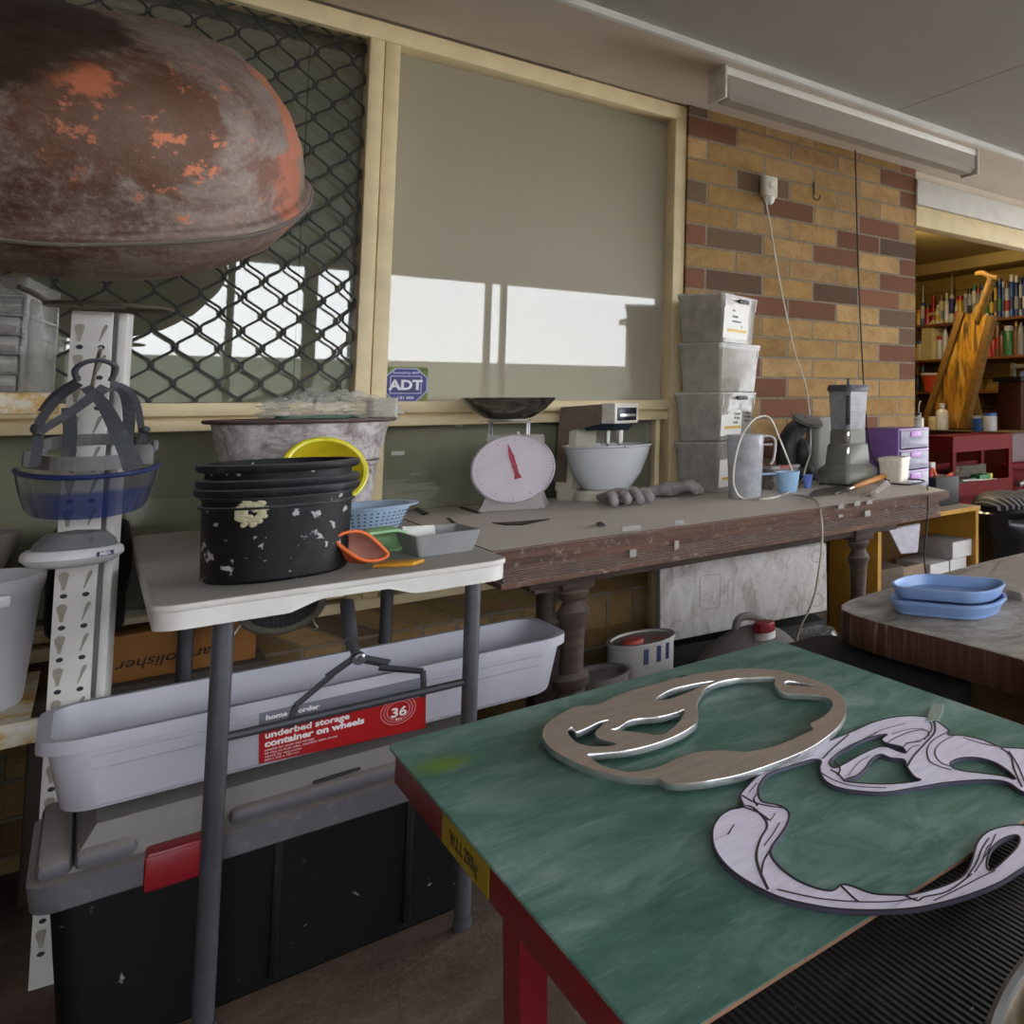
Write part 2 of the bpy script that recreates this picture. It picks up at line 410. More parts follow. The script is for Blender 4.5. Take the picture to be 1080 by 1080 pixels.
for x0, x1, z0, z1 in ((XM1-.01, 1.375, 1.075, 2.19), (XL+.03, XM0+.01, 1.075, 2.19), (XM1-.01, 1.34, .53, 1.015), (XL+.03, XM0+.01, .53, 1.015)):
    MB().box((x0, YW-.003, z0), (x1, YW+.001, z1))  .build('window_pane', M_glass_bright if (x0 > .4 and z0 > 1) else M_glass, win, 0, True)
# security screen: zigzag rods that meet at clips
scr = MB(); px_, pz_ = .0395, .097; za, zb = 1.085, 2.178
cl = MB()
for i in range(-11, 12):
    x0 = XM0 - .012 - (11-i)*px_
    if x0 < -.5: continue
    ph = i % 2; pts = []; z = za - pz_; sgn = 1 if ph else -1; h = pz_/2
    k = 0
    while z < zb + pz_:
        xx = x0 + sgn*(px_/2-.0022)
        pts += [(xx-sgn*.003, 3.118, z-.012), (xx, 3.118, z-.006), (xx, 3.118, z+.006), (xx-sgn*.003, 3.118, z+.012)]
        if za < z < zb and sgn > 0: cl.box((x0+px_/2-.0055, 3.113, z-.005), (x0+px_/2+.0055, 3.123, z+.005), .001)
        z += h; sgn = -sgn; k += 1
    pts = [(min(p[0], XM0-.004), p[1], min(max(p[2], za-.004), zb+.004)) for p in pts]
    q = []
    for p in pts:
        if not q or (Vector(p)-Vector(q[-1])).length > 1e-5: q.append(p)
    scr.tube(q, .0031, 6)
scrm = plain('#262320', .45)
o = scr.build('security_screen', scrm, win, world=True); cl.build('screen_clips', scrm, win, world=True)
# panel blinds that hang behind the glass
def blind_mat():
    t = NT('blind_fabric'); v = t.coord((1, 1, .25)); n = t.noise(v, 9, 4)
    return t.fin(t.ramp(n, [(.35, '#bcb49c'), (.65, '#c9c1a9')]), .9, spec=.1)
M_blind = blind_mat()
for x0, x1, lb, nz in ((-.95, .36, 'grey green blind panel hanging behind the black diamond security screen', 1), (.363, 1.040, 'wide grey green blind panel behind the clear pane, above the kitchen scale', 1), (1.044, 1.40, 'narrow grey green blind panel behind the glass next to the brick pier', 1)):
    b = thing('panel_blind', lb, 'blind', ((x0+x1)/2, 3.235, .55), 0, 'panel blinds')
    MB().box((x0, 3.233, .55), (x1, 3.237, 2.125), .001).build('panel_fabric', M_blind, b, world=True)
    if x0 > .3:
        c = MB()
        for k in range(3): c.lathe([(.004, -.001), (.0055, 0), (.004, .001)], (x1-.022+.02*k*.9, 3.229, 2.112), 12, Matrix.Rotation(R(90), 3, 'X'), close=True)
        c.build('link_chain', plain('#d8d4c8', .3), b, world=True)
    hd = MB().box((x0, 3.228, 2.125), (x1, 3.242, 2.16), .002); hd.build('head_rail', M_soffit, b, world=True)
struct(MB().box((-2.9, 3.33, .0), (1.45, 3.36, 2.3)), 'wall_inner', plain('#6f6d61', .9))
# low brick wall and rowlock sill under the window
struct(MB().box((-3.0, 3.10, 0), (1.413, 3.30, .40)), 'wall_back', M_brickL)
s = MB(); 
s.hexa([(-3.0, 3.055, .285), (1.413, 3.055, .285), (1.413, 3.20, .285), (-3.0, 3.20, .285)], [(-3.0, 3.055, .405), (1.413, 3.055, .405), (1.413, 3.20, .485), (-3.0, 3.20, .485)])
struct(s, 'trim_3', M_sill)
struct(MB().box((-3.0, 3.08, .40), (-1.0, 3.30, 2.25)), 'wall_left', M_brick)
struct(MB().box((1.413, YB, 0), (2.551, 3.36, 2.245)), 'wall_pier', M_brick)
# doorway to the shed: beam, strip and the shed shell
struct(MB().box((2.551, 3.055, 2.066), (4.75, 3.10, 2.195), .004), 'trim_4', M_white)
struct(MB().box((2.551, 3.062, 1.957), (4.75, 3.16, 2.056), .003).box((2.551, 3.08, 2.05), (4.75, 3.16, 2.07)), 'trim_5', M_cream)
struct(MB().box((2.551, 3.09, 2.195), (4.75, 3.36, 2.26)), 'wall_lintel', M_soffit)
def board_mat(name, c1, c2, bh=.14):
    t = NT(name); tc = t.n('ShaderNodeTexCoord'); sp = t.n('ShaderNodeSeparateXYZ'); t.l(tc.outputs['Object'], sp.inputs[0])
    vz = t.math('DIVIDE', sp.outputs[2], bh); fz = t.math('FRACT', vz); row = t.math('FLOOR', vz)
    m = t.ramp(fz, [(.02, (0, 0, 0, 1)), (.05, (1, 1, 1, 1))])
    n = t.noise(t.coord((1, 1, 6)), 5, 6, .6); c = t.ramp(n, [(.3, c1), (.7, c2)]); c = t.mix(m, '#2c200e', c)
    t.bump(m, .5, .006); return t.fin(c, .7, spec=.3)
M_shed = board_mat('shed_boards', '#7d6428', '#95793a')
M_shedc = plain('#a08850', .7, scale=4)
struct(MB().box((5.05, 3.1, 0), (5.15, 6.2, 2.5)), 'wall_right', M_shed)
struct(MB().box((1.6, 6.02, 0), (5.15, 6.12, 2.5)), 'wall_shed', M_shed)
struct(MB().box((1.5, 3.36, 0), (1.6, 6.12, 2.5)), 'wall_shed_side', M_shed)
struct(MB().box((4.75, 3.07, 0), (5.15, 3.17, 2.5)), 'wall_shed_front', M_brick)
struct(MB().box((1.5, 3.10, 2.345), (5.15, 6.12, 2.4)), 'ceiling_shed', M_shedc)
struct(MB().box((4.80, 3.17, 2.24), (5.05, 6.02, 2.345), .004), 'trim_6', M_shedc)
# posts at the open edge of the patio (seen in the window's reflection)
for k, (x, lb) in enumerate(((2.25, .022), (2.37, .022), (1.06, .04), (.62, .02))):
    o = MB().box((x-lb, -2.53, .9), (x+lb, -2.47, 2.20), .004).build('trim_%d' % (7+k), plain('#8e8b84', .5)); o['kind'] = 'structure'
struct(MB().box((-7, -2.6, 0), (6.5, -2.48, .95)).box((-7, -2.62, .95), (6.5, -2.46, 1.0)), 'wall_front', plain('#6d675e', .8))  # unseen half wall, added to block low sky and ground bounce
struct(MB().box((3.55, -2.75, 0), (3.82, -2.45, 1.90)).box((3.50, -2.8, 1.90), (3.87, -2.4, 1.96)), 'wall_patio_pier', plain('#a39a8c', .8))
struct(MB().box((-2.6, -2.6, 0), (-2.5, 3.08, 2.3)), 'wall_left_side', plain('#8a7461', .85, scale=6))
# ================================================================== SHELF RACK, RUSTED VESSEL, FACE SHIELD
def rustwhite():
    t = NT('rack_paint'); v = t.coord(); n = t.noise(v, 14, 8, .7); g = t.noise(v, 90, 3)
    c = t.ramp(n, [(.36, '#cfcdc8'), (.5, '#c2b8a0'), (.57, '#b58f4a'), (.66, '#8a5a20')]); t.bump(g, .1, .002)
    return t.fin(c, .5)
M_rack = plain('#c9c7c4', .45, var=.05, scale=20)
M_rackr = rustwhite()
YP = 2.45
pa, pb = PY(76, 307, YP), PY(122, 307, YP)
rk = thing('shelf_rack', 'white slotted steel shelf rack with rusty shelf lip, standing against the window', 'shelf', ((pa.x+pb.x)/2, YP, 0))
M15 = Matrix.Rotation(R(-13), 3, 'Z')
wd = (pb-pa).length*.98
up_ = MB()
up_.box((-wd/2, 0, 0), (wd/2, .004, 1.262), .001, rot=M15, piv=(0, 0, 0)).box((wd/2+.004, .012, 0), (wd/2+.016, .05, 1.262), .002, rot=M15, piv=(0, 0, 0)).box((-wd/2, .004, 0), (-wd/2+.004, .05, 1.262), rot=M15, piv=(0, 0, 0)).box((-wd/2, .045, 0), (wd/2+.01, .05, 1.262), rot=M15, piv=(0, 0, 0))
up_.build('upright', M_rack, rk)
M_slot = plain('#8e897d', .6); M_hole = plain('#25232b', .7)
MX = Matrix.Rotation(R(90), 4, 'X')
def on_face(mb, pts, m=.0006):
    M = M15.to_4x4() @ Matrix.Translation((0, -m, 0)) @ MX
    mb.prism(pts, 0, .0009, M)
z = 1.22
key = [(-.0065, .012), (-.003, .0165), (.003, .0165), (.0065, .012), (.005, .004), (.003, -.008), (.002, -.0165), (-.002, -.0165), (-.003, -.006), (-.006, .004)]
while z > .05:
    for s in (-1, 1):
        ke, ho = MB(), MB()
        if s < 0: on_face(ke, [(x-.0145, y+z) for x, y in key])
        else: on_face(ke, [(x*.45+.0145+y*.25, y+z) for x, y in key])
        ke.build('key_slot', M_slot, rk)
        on_face(ho, [(.0135*s+.0045*math.cos(a*PI/5), z-.028+.0045*math.sin(a*PI/5)) for a in range(10)])
        ho.build('round_hole', M_hole, rk)
    z -= .0595
def shelf(name, zlip0, zlip1, mat):
    m = MB(); x1 = -.012; x0 = -1.0
    m.box((x0, -.01, zlip0), (x1-.02, .004, zlip1), .003).box((x0, 0, zlip1-.004), (x1-.03, .42, zlip1), .001)
    return m.build(name, mat, rk)
zl0, zl1 = PY(30, 437, YP).z, PY(30, 414, YP).z
s1 = shelf('upper_shelf', zl0, zl1, M_rackr)
z20, z21 = PY(0, 790, YP).z, PY(0, 764, YP).z
s2 = shelf('lower_shelf', z20, z21, M_rackr)
MB().tube([(.012, -.004, 1.19), (.012, -.03, 1.188), (.010, -.055, 1.17), (.006, -.075, 1.125), (.004, -.085, 1.10), (.003, -.097, 1.098), (.003, -.105, 1.108)], .0028, 8, 4).build('hook', plain('#bdbbb7', .25, 1), rk)
hp = MB(); hp.tube([(.022+.078*math.cos(a*PI/10), -.03+.078*math.sin(a*PI/10), 1.270) for a in range(20)], .0042, 8, 1, True).tube([(-.05, -.05, 1.270), (-.068, -.06, 1.285), (-.085, -.07, 1.295)], .005, 8, 3)
hp.build('support_hoop', plain('#5c5148', .5, .6), rk)

# the big rusted vessel on top of the rack
def rust_mat():
    t = NT('rusted_steel'); v = t.coord(); n = t.noise(v, 4.5, 9, .68, .6); n2 = t.noise(v, 28, 8, .7); n3 = t.noise(v, 2.2, 4, .5, 1.2); st = t.noise(t.coord((1.2, 1, 7)), 5, 8, .7)
    c = t.ramp(n, [(.25, '#3a2822'), (.42, '#5c4032'), (.52, '#705a50'), (.6, '#807369'), (.72, '#9d958e')])
    c = t.mix(t.math('MULTIPLY', t.ramp(n2, [(.5, (0, 0, 0, 1)), (.68, (1, 1, 1, 1))]), .45), c, '#8a6a50')
    c = t.mix(t.math('MULTIPLY', t.ramp(st, [(.5, (0, 0, 0, 1)), (.72, (1, 1, 1, 1))]), .4), c, '#4a241a')
    # flaking orange primer in a band on one shoulder
    sp = t.n('ShaderNodeSeparateXYZ'); t.l(t.coord(), sp.inputs[0])
    def blob(cx, cy, cz, r, soft):
        d = t.n('ShaderNodeVectorMath'); d.operation = 'DISTANCE'; t.l(t.coord(), d.inputs[0]); d.inputs[1].default_value = (cx, cy, cz)
        dd = t.math('ADD', d.outputs['Value'], t.math('MULTIPLY', t.math('SUBTRACT', n, .5), .28))
        mr = t.n('ShaderNodeMapRange'); mr.inputs[1].default_value = r+soft; mr.inputs[2].default_value = r; t.l(dd, mr.inputs[0]); return mr.outputs[0]
    c = t.mix(t.math('MULTIPLY', blob(-.02, -.235, .06, .085, .02), .7), c, '#4b2a1f')
    c = t.mix(t.math('MULTIPLY', t.ramp(n2, [(.42, (0,)*3+(1,)), (.6, (1,)*3+(1,))]), .3), c, '#8f8781')
    n4 = t.noise(v, 110, 4, .7); c = t.mix(t.math('MULTIPLY', t.ramp(n4, [(.5, (0,)*3+(1,)), (.7, (1,)*3+(1,))]), .4), c, '#a2968e')
    c = t.mix(t.math('MULTIPLY', blob(.05, -.21, .17, .10, .02), .75), c, '#5a3318')
    c = t.mix(blob(.215, -.13, .085, .06, .012), c, '#a8674f')
    c = t.mix(blob(.25, -.07, .13, .055, .012), c, '#b07058'); c = t.mix(blob(.235, -.02, .19, .05, .012), c, '#a8694f'); c = t.mix(blob(.02, -.19, .22, .03, .012), c, '#b46a48')
    c = t.mix(t.math('MULTIPLY', blob(.165, -.15, .10, .06, .015), .9), c, '#6c4a3c')
    c = t.mix(t.math('MULTIPLY', blob(.12, -.12, .14, .06, .03), .8), c, '#5e3a20')
    c = t.mix(t.math('MULTIPLY', blob(-.10, -.05, .28, .14, .03), .8), c, '#2b1c17')
    fl = t.ramp(n2, [(.58, (0, 0, 0, 1)), (.62, (1, 1, 1, 1))])
    c = t.mix(t.math('MULTIPLY', fl, blob(.10, -.19, .14, .12, .04)), c, '#c0714f')
    t.bump(t.math('ADD', n2, t.math('MULTIPLY', n, .8)), .45, .008)
    return t.fin(c, .55, .25)
rv = MB()
prof = [(0, -.135), (.08, -.132), (.15, -.116), (.215, -.078), (.262, -.02), (.272, .002), (.275, .012), (.271, .02), (.268, .022), (.265, .026), (.266, .055), (.262, .105), (.248, .16), (.220, .21), (.180, .25), (.128, .278), (.065, .293), (0, .297)]
rv.lathe(prof, seg=72)
def dent(c):
    f = 1+.035*noise.noise(c*6)+.02*noise.noise(c*14+Vector((3, 1, 2)))
    return c*f
rv.bend(dent)
vs = rv.build('rusted_vessel', rust_mat(), None, 60)
vs.location = PY(98, 193, 2.3); vs.rotation_euler = (R(31), R(-8), 0); vs.scale = (1.07, 1.07, 1.06)
sm_ = MB(); sm_.tube([dent(Vector((.2755*math.cos(a*PI/36), .2755*math.sin(a*PI/36), .006))) for a in range(72)], .0038, 8, 0, True); sm_.build('rim_seam', dusty('#5d524c', '#aaa29b', .5, scale=30), vs)
tag(vs, 'big rusted steel bowl with flaking orange primer, resting on top of the white rack', 'vessel')

# clear plastic drawer cabinet on the upper shelf
dz = zl1
M_cl = clearish('#b9b6b0', .30, .12); M_cl2 = clearish('#a5a29d', .34, .2)
fa = PY(22, 400, YP)
dr = thing('drawer_cabinet', 'small clear plastic drawer cabinet on the rusty upper shelf of the white rack', 'drawers', (fa.x, YP+.012, dz), -6)
H = PY(22, 291, YP).z-dz
c = MB(); 
for x in (-.2, -.003): c.box((x, 0, 0), (x+.003, .3, H), .0008)
c.box((-.2, 0, H-.004), (0, .3, H), .001).box((-.2, .296, 0), (0, .3, H)).box((-.2, 0, 0), (0, .3, .003))
for k in range(1, 6): c.box((-.197, .001, H*k/6-.0012), (-.003, .3, H*k/6+.0012)); c.box((-.0, .0, H*k/6-.002), (.0015, .3, H*k/6+.002))
for y in (.0, .28): c.box((0, y, 0), (.0015, y+.018, H))
c.build('cabinet_shell', M_cl, dr)
for k in range(6):
    d = MB(); z0, z1 = H*k/6+.003, H*(k+1)/6-.004
    d.box((-.195, -.002, z0), (-.006, .002, z1), .001).box((-.195, 0, z0), (-.192, .27, z1-.004)).box((-.009, 0, z0), (-.006, .27, z1-.004)).box((-.195, 0, z0), (-.006, .27, z0+.002)).box((-.12, -.012, z0+.006), (-.08, -.002, z0+.01), .002)
    o = d.build('drawer', M_cl2, dr)
    if k in (0, 2, 3): MB().box((-.18, .03, z0+.003), (-.03, .24, z0+.013+.003*k), .004).build('drawer_contents', plain(('#8a6a66', '#c9c0cc', '#7d6f6a', '#6e5a55')[k], .6), o)

# face shield hanging from the hook
YS = 2.33
def S(px, py, y=YS): return PY(px, py, y)
ctr = S(95, 490); 
fs = thing('face_shield', 'face shield with grey head straps and smoky blue visor hanging on the white rack', 'face shield', (ctr.x, YS, ctr.z))
M_strap = dusty('#3c3d44', '#7b7a7c', .5, .6, scale=30)
W = (S(168, 490).x-S(22, 490).x)/2
DY = .085
st = MB()
def strap(mb, pts, w=.009, th=.0016): mb.tube([Vector(p) for p in pts], 1.0, 8, 5, flat=(th, w))
def L(px, py, y): v = S(px, py, y); return v-Vector((ctr.x, YS, ctr.z))
# crown: hanger loop, hub and four straps down to the band
MB().tube([L(82, 402, 2.33), L(79, 391, 2.325), L(88, 383, 2.32), L(102, 380, 2.32), L(114, 382, 2.32), L(122, 388, 2.325), L(117, 402, 2.33)], .0042, 8, 4).build('hanger_loop', M_strap, fs)
def band(mb, a, b_, w):  # flat strap ribbon through points, width w in the image plane direction
    for p, q in zip(a, a[1:]): pass
def ribbon(mb, pts, wid, th=.003, k=4):
    pts = crom([Vector(p) for p in pts], k); n = len(pts); L_, R_ = [], []
    for i, p in enumerate(pts):
        t = (pts[min(i+1, n-1)]-pts[max(i-1, 0)]).normalized(); sd = t.cross(Vector((0, -1, .15))).normalized()
        ww = wid(i/(n-1)) if callable(wid) else wid
        L_.append(p-sd*ww/2); R_.append(p+sd*ww/2)
    nn = Vector((0, th, 0))
    for i in range(n-1): mb.hexa([L_[i], R_[i], R_[i+1], L_[i+1]], [L_[i]+nn, R_[i]+nn, R_[i+1]+nn, L_[i+1]+nn])
def straps(pts, wid):
    m_ = MB(); ribbon(m_, pts, wid); m_.build('head_strap', M_strap, fs)
straps([L(112, 408, 2.30), L(95, 420, 2.285), L(70, 438, 2.27), L(48, 452, 2.26), L(42, 458, 2.255)], lambda u: .017-.008*u)
straps([L(90, 408, 2.30), L(108, 425, 2.28), L(122, 450, 2.262), L(135, 478, 2.25), L(141, 494, 2.248)], lambda u: .014+.012*u)
straps([L(84, 404, 2.33), L(62, 420, 2.345), L(45, 440, 2.35), L(38, 455, 2.35)], .012); straps([L(80, 402, 2.35), L(58, 416, 2.38), L(44, 434, 2.40)], .01)
straps([L(118, 404, 2.33), L(134, 410, 2.34), L(144, 425, 2.35), L(148, 445, 2.35), L(152, 470, 2.34)], .009)
straps([L(118, 405, 2.36), L(132, 415, 2.40), L(136, 440, 2.415), L(134, 465, 2.41)], .016); straps([L(40, 455, 2.30), L(40, 470, 2.29), L(36, 492, 2.28)], .012)
straps([L(72, 430, 2.42), L(74, 455, 2.42), L(72, 482, 2.42)], .017)
cs = MB(); cs.ball(L(41, 452, 2.285), (.010, .008, .012), 2).ball(L(153, 453, 2.335), (.007, .007, .007), 2)
cs.build('strap_stud', M_strap, fs)
hb = MB(); pts = []
for i in range(25):
    a = PI*i/24; pts.append(Vector((math.cos(PI-a)*W*.92, .07-math.sin(a)*DY*1.3, .002-math.sin(a)*.012)))
for p, q in zip(pts, pts[1:]): hb.hexa([p, q, q+Vector((0, .003, 0)), p+Vector((0, .003, 0))], [p+Vector((0, 0, .026)), q+Vector((0, 0, .026)), q+Vector((0, .003, .026)), p+Vector((0, .003, .026))])
hb.box((W*.62, -.005, -.006), (W*.95, .03, .034), .006).box((W*.9, -.004, .02), (W*1.02, .02, .042), .006).box((-W*.95, .0, -.002), (-W*.62, .05, .03), .006)
bk = [Vector((math.cos(PI*i/16)*W*.7, .075+math.sin(PI*i/16)*.035, .022+math.sin(PI*i/16)*.01)) for i in range(17)]
for p, q in zip(bk, bk[1:]): hb.hexa([p, q, q+Vector((0, .003, 0)), p+Vector((0, .003, 0))], [p+Vector((0, 0, .022)), q+Vector((0, 0, .022)), q+Vector((0, .003, .022)), p+Vector((0, .003, .022))])
hb.build('headband', dusty('#6f6e70', '#a09fa0', .6, .6), fs)
def arcp(k, z, n=28, w=1.0, dy=1.0): return [Vector((math.cos(PI-PI*i/n)*W*1.06*w, .09-math.sin(PI*i/n)*DY*1.75*dy, z-math.sin(PI*i/n)*.012*k)) for i in range(n+1)]
MB().tube(arcp(1, -.008), .0048, 8).build('brow_rim', plain('#1d2b62', .35), fs)
vz = MB(); rows = [arcp(1, -.01-.074*t, 28, 1-.16*t**1.5, 1-.1*t) for t in (0, .25, .5, .75, 1)]
b = bmesh.new(); g = [[b.verts.new(p) for p in r_] for r_ in rows]
for a_, d_ in zip(g, g[1:]):
    for i in range(len(a_)-1): b.faces.new((a_[i], a_[i+1], d_[i+1], d_[i]))
vz._add(b); 
def visor_mat():
    t = NT('visor'); sp = t.n('ShaderNodeSeparateXYZ'); t.l(t.coord(), sp.inputs[0])
    n = t.noise(t.coord(), 20, 5); zz = t.math('ADD', sp.outputs[2], t.math('MULTIPLY', n, .01))
    m = t.n('ShaderNodeMapRange'); m.inputs[1].default_value = -.038; m.inputs[2].default_value = -.046; t.l(zz, m.inputs[0])
    c = t.mix(m.outputs[0], '#3b4252', '#1e2f66'); a = t.ramp(m.outputs[0], [(0, (.5, .5, .5, 1)), (1, (.8, .8, .8, 1))])
    return t.fin(c, .12, alpha=a)
vz.build('visor', visor_mat(), fs)
ra = rows[-1]; [MB().tube([r_[k_] for r_ in rows], .002, 6).build('visor_edge', plain('#1b1d2c', .4), fs) for k_ in (0, -1)]
# breathing cup under the visor
dc = L(77, 586, 2.3)
ck = MB(); ck.lathe([(.05, .012), (.046, .03), (.034, .045), (0, .05)], dc+Vector((.002, 0, -.004)), 32); ck.build('cup_neck', clearish('#73777c', .7, .3), fs)
cd = MB(); cd.lathe([(0, -.018), (.035, -.017), (.05, -.011), (.0585, .0), (.0575, .010), (.053, .015), (0, .018)], dc, 40); cd.lathe([(.014, -.0185), (.0165, -.018), (.0165, -.0165), (.014, -.0165)], dc+Vector((.002, -.012, 0)), 24, None, (1, .3), True)
cdo = cd.build('cup_shell', plain('#c7c6cb', .4, var=.04), fs)
lp = dc+Vector((.036, -.0468, .004)); ang = R(38)
exv = Vector((math.cos(ang), math.sin(ang), .0)); lb_ = MB()
wl = .0125
lb_.hexa([lp-exv*wl+Vector((0, 0, -.004)), lp+exv*wl+Vector((0, 0, -.004)), lp+exv*wl+Vector((0, .004, -.004)), lp-exv*wl+Vector((0, .004, -.004))], [lp-exv*wl+Vector((0, 0, .004)), lp+exv*wl+Vector((0, 0, .004)), lp+exv*wl+Vector((0, .004, .004)), lp-exv*wl+Vector((0, .004, .004))])
lb_.build('maker_label', plain('#2f3f66', .5), fs)
letters('maker_lettering', 'MSA', .0085, plain('#d8d8dd', .5), fs.location+lp+Vector((0, -.0006, 0)), exv, (0, 0, 1), fs, bold=.0004)

# white pail, can and bowl on the lower shelf
zs = z21
pe = PY(50, 606, 2.56)
pr = .14
pl = thing('paint_pail', 'white plastic pail standing on the lower shelf of the white rack', 'bucket', (pe.x-pr-.004, 2.62, zs))
hh = pe.z-zs
m = MB(); m.lathe([(0, 0), (pr*.86, 0), (pr*.88, .006), (pr*.985, hh-.03), (pr*1.0, hh-.03), (pr*1.02, hh-.012), (pr*1.02, hh), (pr*.97, hh), (pr*.86, .01), (0, .01)], seg=48)
m.build('pail_body', plain('#c6c5cc', .4, var=.06, scale=9), pl)
MB().box((.075, -.128, hh-.045), (.105, -.108, hh-.022), .004, rot=Matrix.Rotation(R(10), 3, 'Z')).build('handle_lug', plain('#cbc9cc', .4), pl)
bw = PY(22, 560, 2.87)
tn = MB(); tn.lathe([(0, 0), (.075, 0), (.075, .18), (0, .18)], (bw.x-.11, 2.885, zs), 32)
tag(tn.build('paint_tin', plain('#5b4c45', .6)), 'dull brown tin behind the white pail on the rack', 'tin')
bz = zs+.181
bo = MB(); bo.lathe([(0, 0), (.05, 0), (.055, .004), (.09, .045), (.112, bw.z-bz), (.108, bw.z-bz), (.085, .046), (.05, .008), (0, .006)], (bw.x-.11, 2.885, bz), 40)
tag(bo.build('mixing_bowl', dusty('#8d857f', '#b3aca6', .6)), 'beige plastic bowl stacked on a tin behind the white pail', 'bowl')
cr = MB(); cr.box((-.75, 2.5, 0), (-.115, 2.95, z20-.03), .015).box((-.75, 2.49, z20-.09), (-.112, 2.955, z20-.03), .01)
tag(cr.build('storage_chest', dusty('#3b312e', '#5c504b', .5)), 'dark brown chest on the floor under the white rack', 'chest')
# ================================================================== FOLDING TABLE AND WHAT IS ON AND UNDER IT
ZT = .755
def rrect(x0, y0, x1, y1, r, n=6):
    o = []
    for cx_, cy_, a0 in ((x1-r, y1-r, 0), (x0+r, y1-r, 90), (x0+r, y0+r, 180), (x1-r, y0+r, 270)):
        for i in range(n+1): o.append((cx_+r*math.cos(R(a0+90*i/n)), cy_+r*math.sin(R(a0+90*i/n))))
    return o
TX0, TX1, TY0, TY1 = .072, .546, 1.945, 3.045
ft = thing('folding_table', 'white plastic folding table with grey tube legs beside the dark timber bench', 'table', ((TX0+TX1)/2, (TY0+TY1)/2, 0))
M_hdpe = dusty('#cfccc6', '#8f8a84', .62, .5, scale=40, lo=.85, hi=.99)
link('tabletop', outline_mesh([rrect(TX0, TY0, TX1, TY1, .035)], ZT-.012, ZT, .003, 0), M_hdpe, ft, 40, True)
sk = MB(); out = rrect(TX0, TY0, TX1, TY1, .035, 8); inn = rrect(TX0+.012, TY0+.012, TX1-.012, TY1-.012, .026, 8)
def dense(l): 
    o = []
    for i in range(len(l)):
        a, b_ = Vector((*l[i], 0)), Vector((*l[(i+1) % len(l)], 0)); k = max(1, int((b_-a).length/.008))
        for q in range(k): o.append(a.lerp(b_, q/k))
    return o
def zb(p):
    if p.y < TY0+.03:
        u = (p.x-.312)/.085
        if abs(u) < 1: return .7135+.0165*min(1, (1-abs(u))*2.2)
    return .7135
do = dense(out); b = bmesh.new(); n = len(do); cxm, cym = (TX0+TX1)/2, (TY0+TY1)/2
rows = []
for p in do:
    q = Vector((cxm+(p.x-cxm)*(1-.014/((TX1-TX0)/2)), cym+(p.y-cym)*(1-.014/((TY1-TY0)/2)), 0)); z_ = zb(p)
    rows.append([b.verts.new(v) for v in ((p.x, p.y, ZT-.010), (p.x, p.y, z_), (q.x, q.y, z_), (q.x, q.y, ZT-.011))])
for i in range(n):
    for k in range(3): b.faces.new((rows[i][k], rows[(i+1) % n][k], rows[(i+1) % n][k+1], rows[i][k+1]))
bmesh.ops.recalc_face_normals(b, faces=b.faces); sk._add(b); sk.build('edge_skirt', plain('#cdcac6', .45, var=.05), ft, 35, True)
M_leg = plain('#44444a', .45, .2)
for x, y0, y1 in ((.156, 2.042, 2.046), (.512, 2.042, 2.035), (.156, 2.83, 2.83), (.518, 2.83, 2.83)):
    MB().cyl((x, y1, .003), (x, y0, .742), .0135, seg=24).cyl((x, y1, 0), (x, y1, .02), .016).build('leg', M_leg, ft, world=True)
xb = MB().cyl((.156, 2.043, .497), (.512, 2.04, .497), .0075); xb.build('crossbar', M_leg, ft, world=True)
J = PY(378, 694, 2.08)
br = MB(); br.cyl(PY(366, 636, 2.24), PY(370, 676, 2.12), .011, seg=14).cyl(PY(370, 676, 2.12), PY(376, 690, 2.085), .007)
br.build('brace_rod', plain('#4a4a4f', .5), ft, world=True)
ba = MB()
e1, e2 = PY(312, 744, 2.052), PY(446, 708, 2.046)
def flatbar(mb, a, b_, w, t):
    a, b_ = Vector(a), Vector(b_); d = (b_-a); mb.tube([a, a.lerp(b_, .5), b_], 1, 4, flat=(t, w))
flatbar(ba, J+Vector((-.006, 0, .002)), PY(345, 714, 2.07), .007, .006); flatbar(ba, PY(350, 712, 2.066), e1, .006, .005)
flatbar(ba, J+Vector((.0, 0, .0)), PY(410, 700, 2.07), .008, .006); flatbar(ba, PY(400, 704, 2.068), e2, .006, .005)
ba.tube([e1, e1+Vector((-.004, 0, -.02)), Vector((e1.x-.006, 2.05, .485))], .005, 8).tube([e2, e2+Vector((.002, 0, -.02)), Vector((e2.x+.003, 2.05, .485))], .005, 8)
ba.cyl(J+Vector((0, -.012, 0)), J+Vector((0, .012, 0)), .011, seg=16)
ba.build('folding_arms', plain('#33333a', .5), ft, world=True)
MB().lathe([(.004, -.002), (.0075, 0), (.004, .002)], J+Vector((0, -.014, .004)), 16, Matrix.Rotation(R(90), 3, 'X'), close=True).build('pivot_ring', plain('#b9b9bc', .3, .9), ft, world=True)

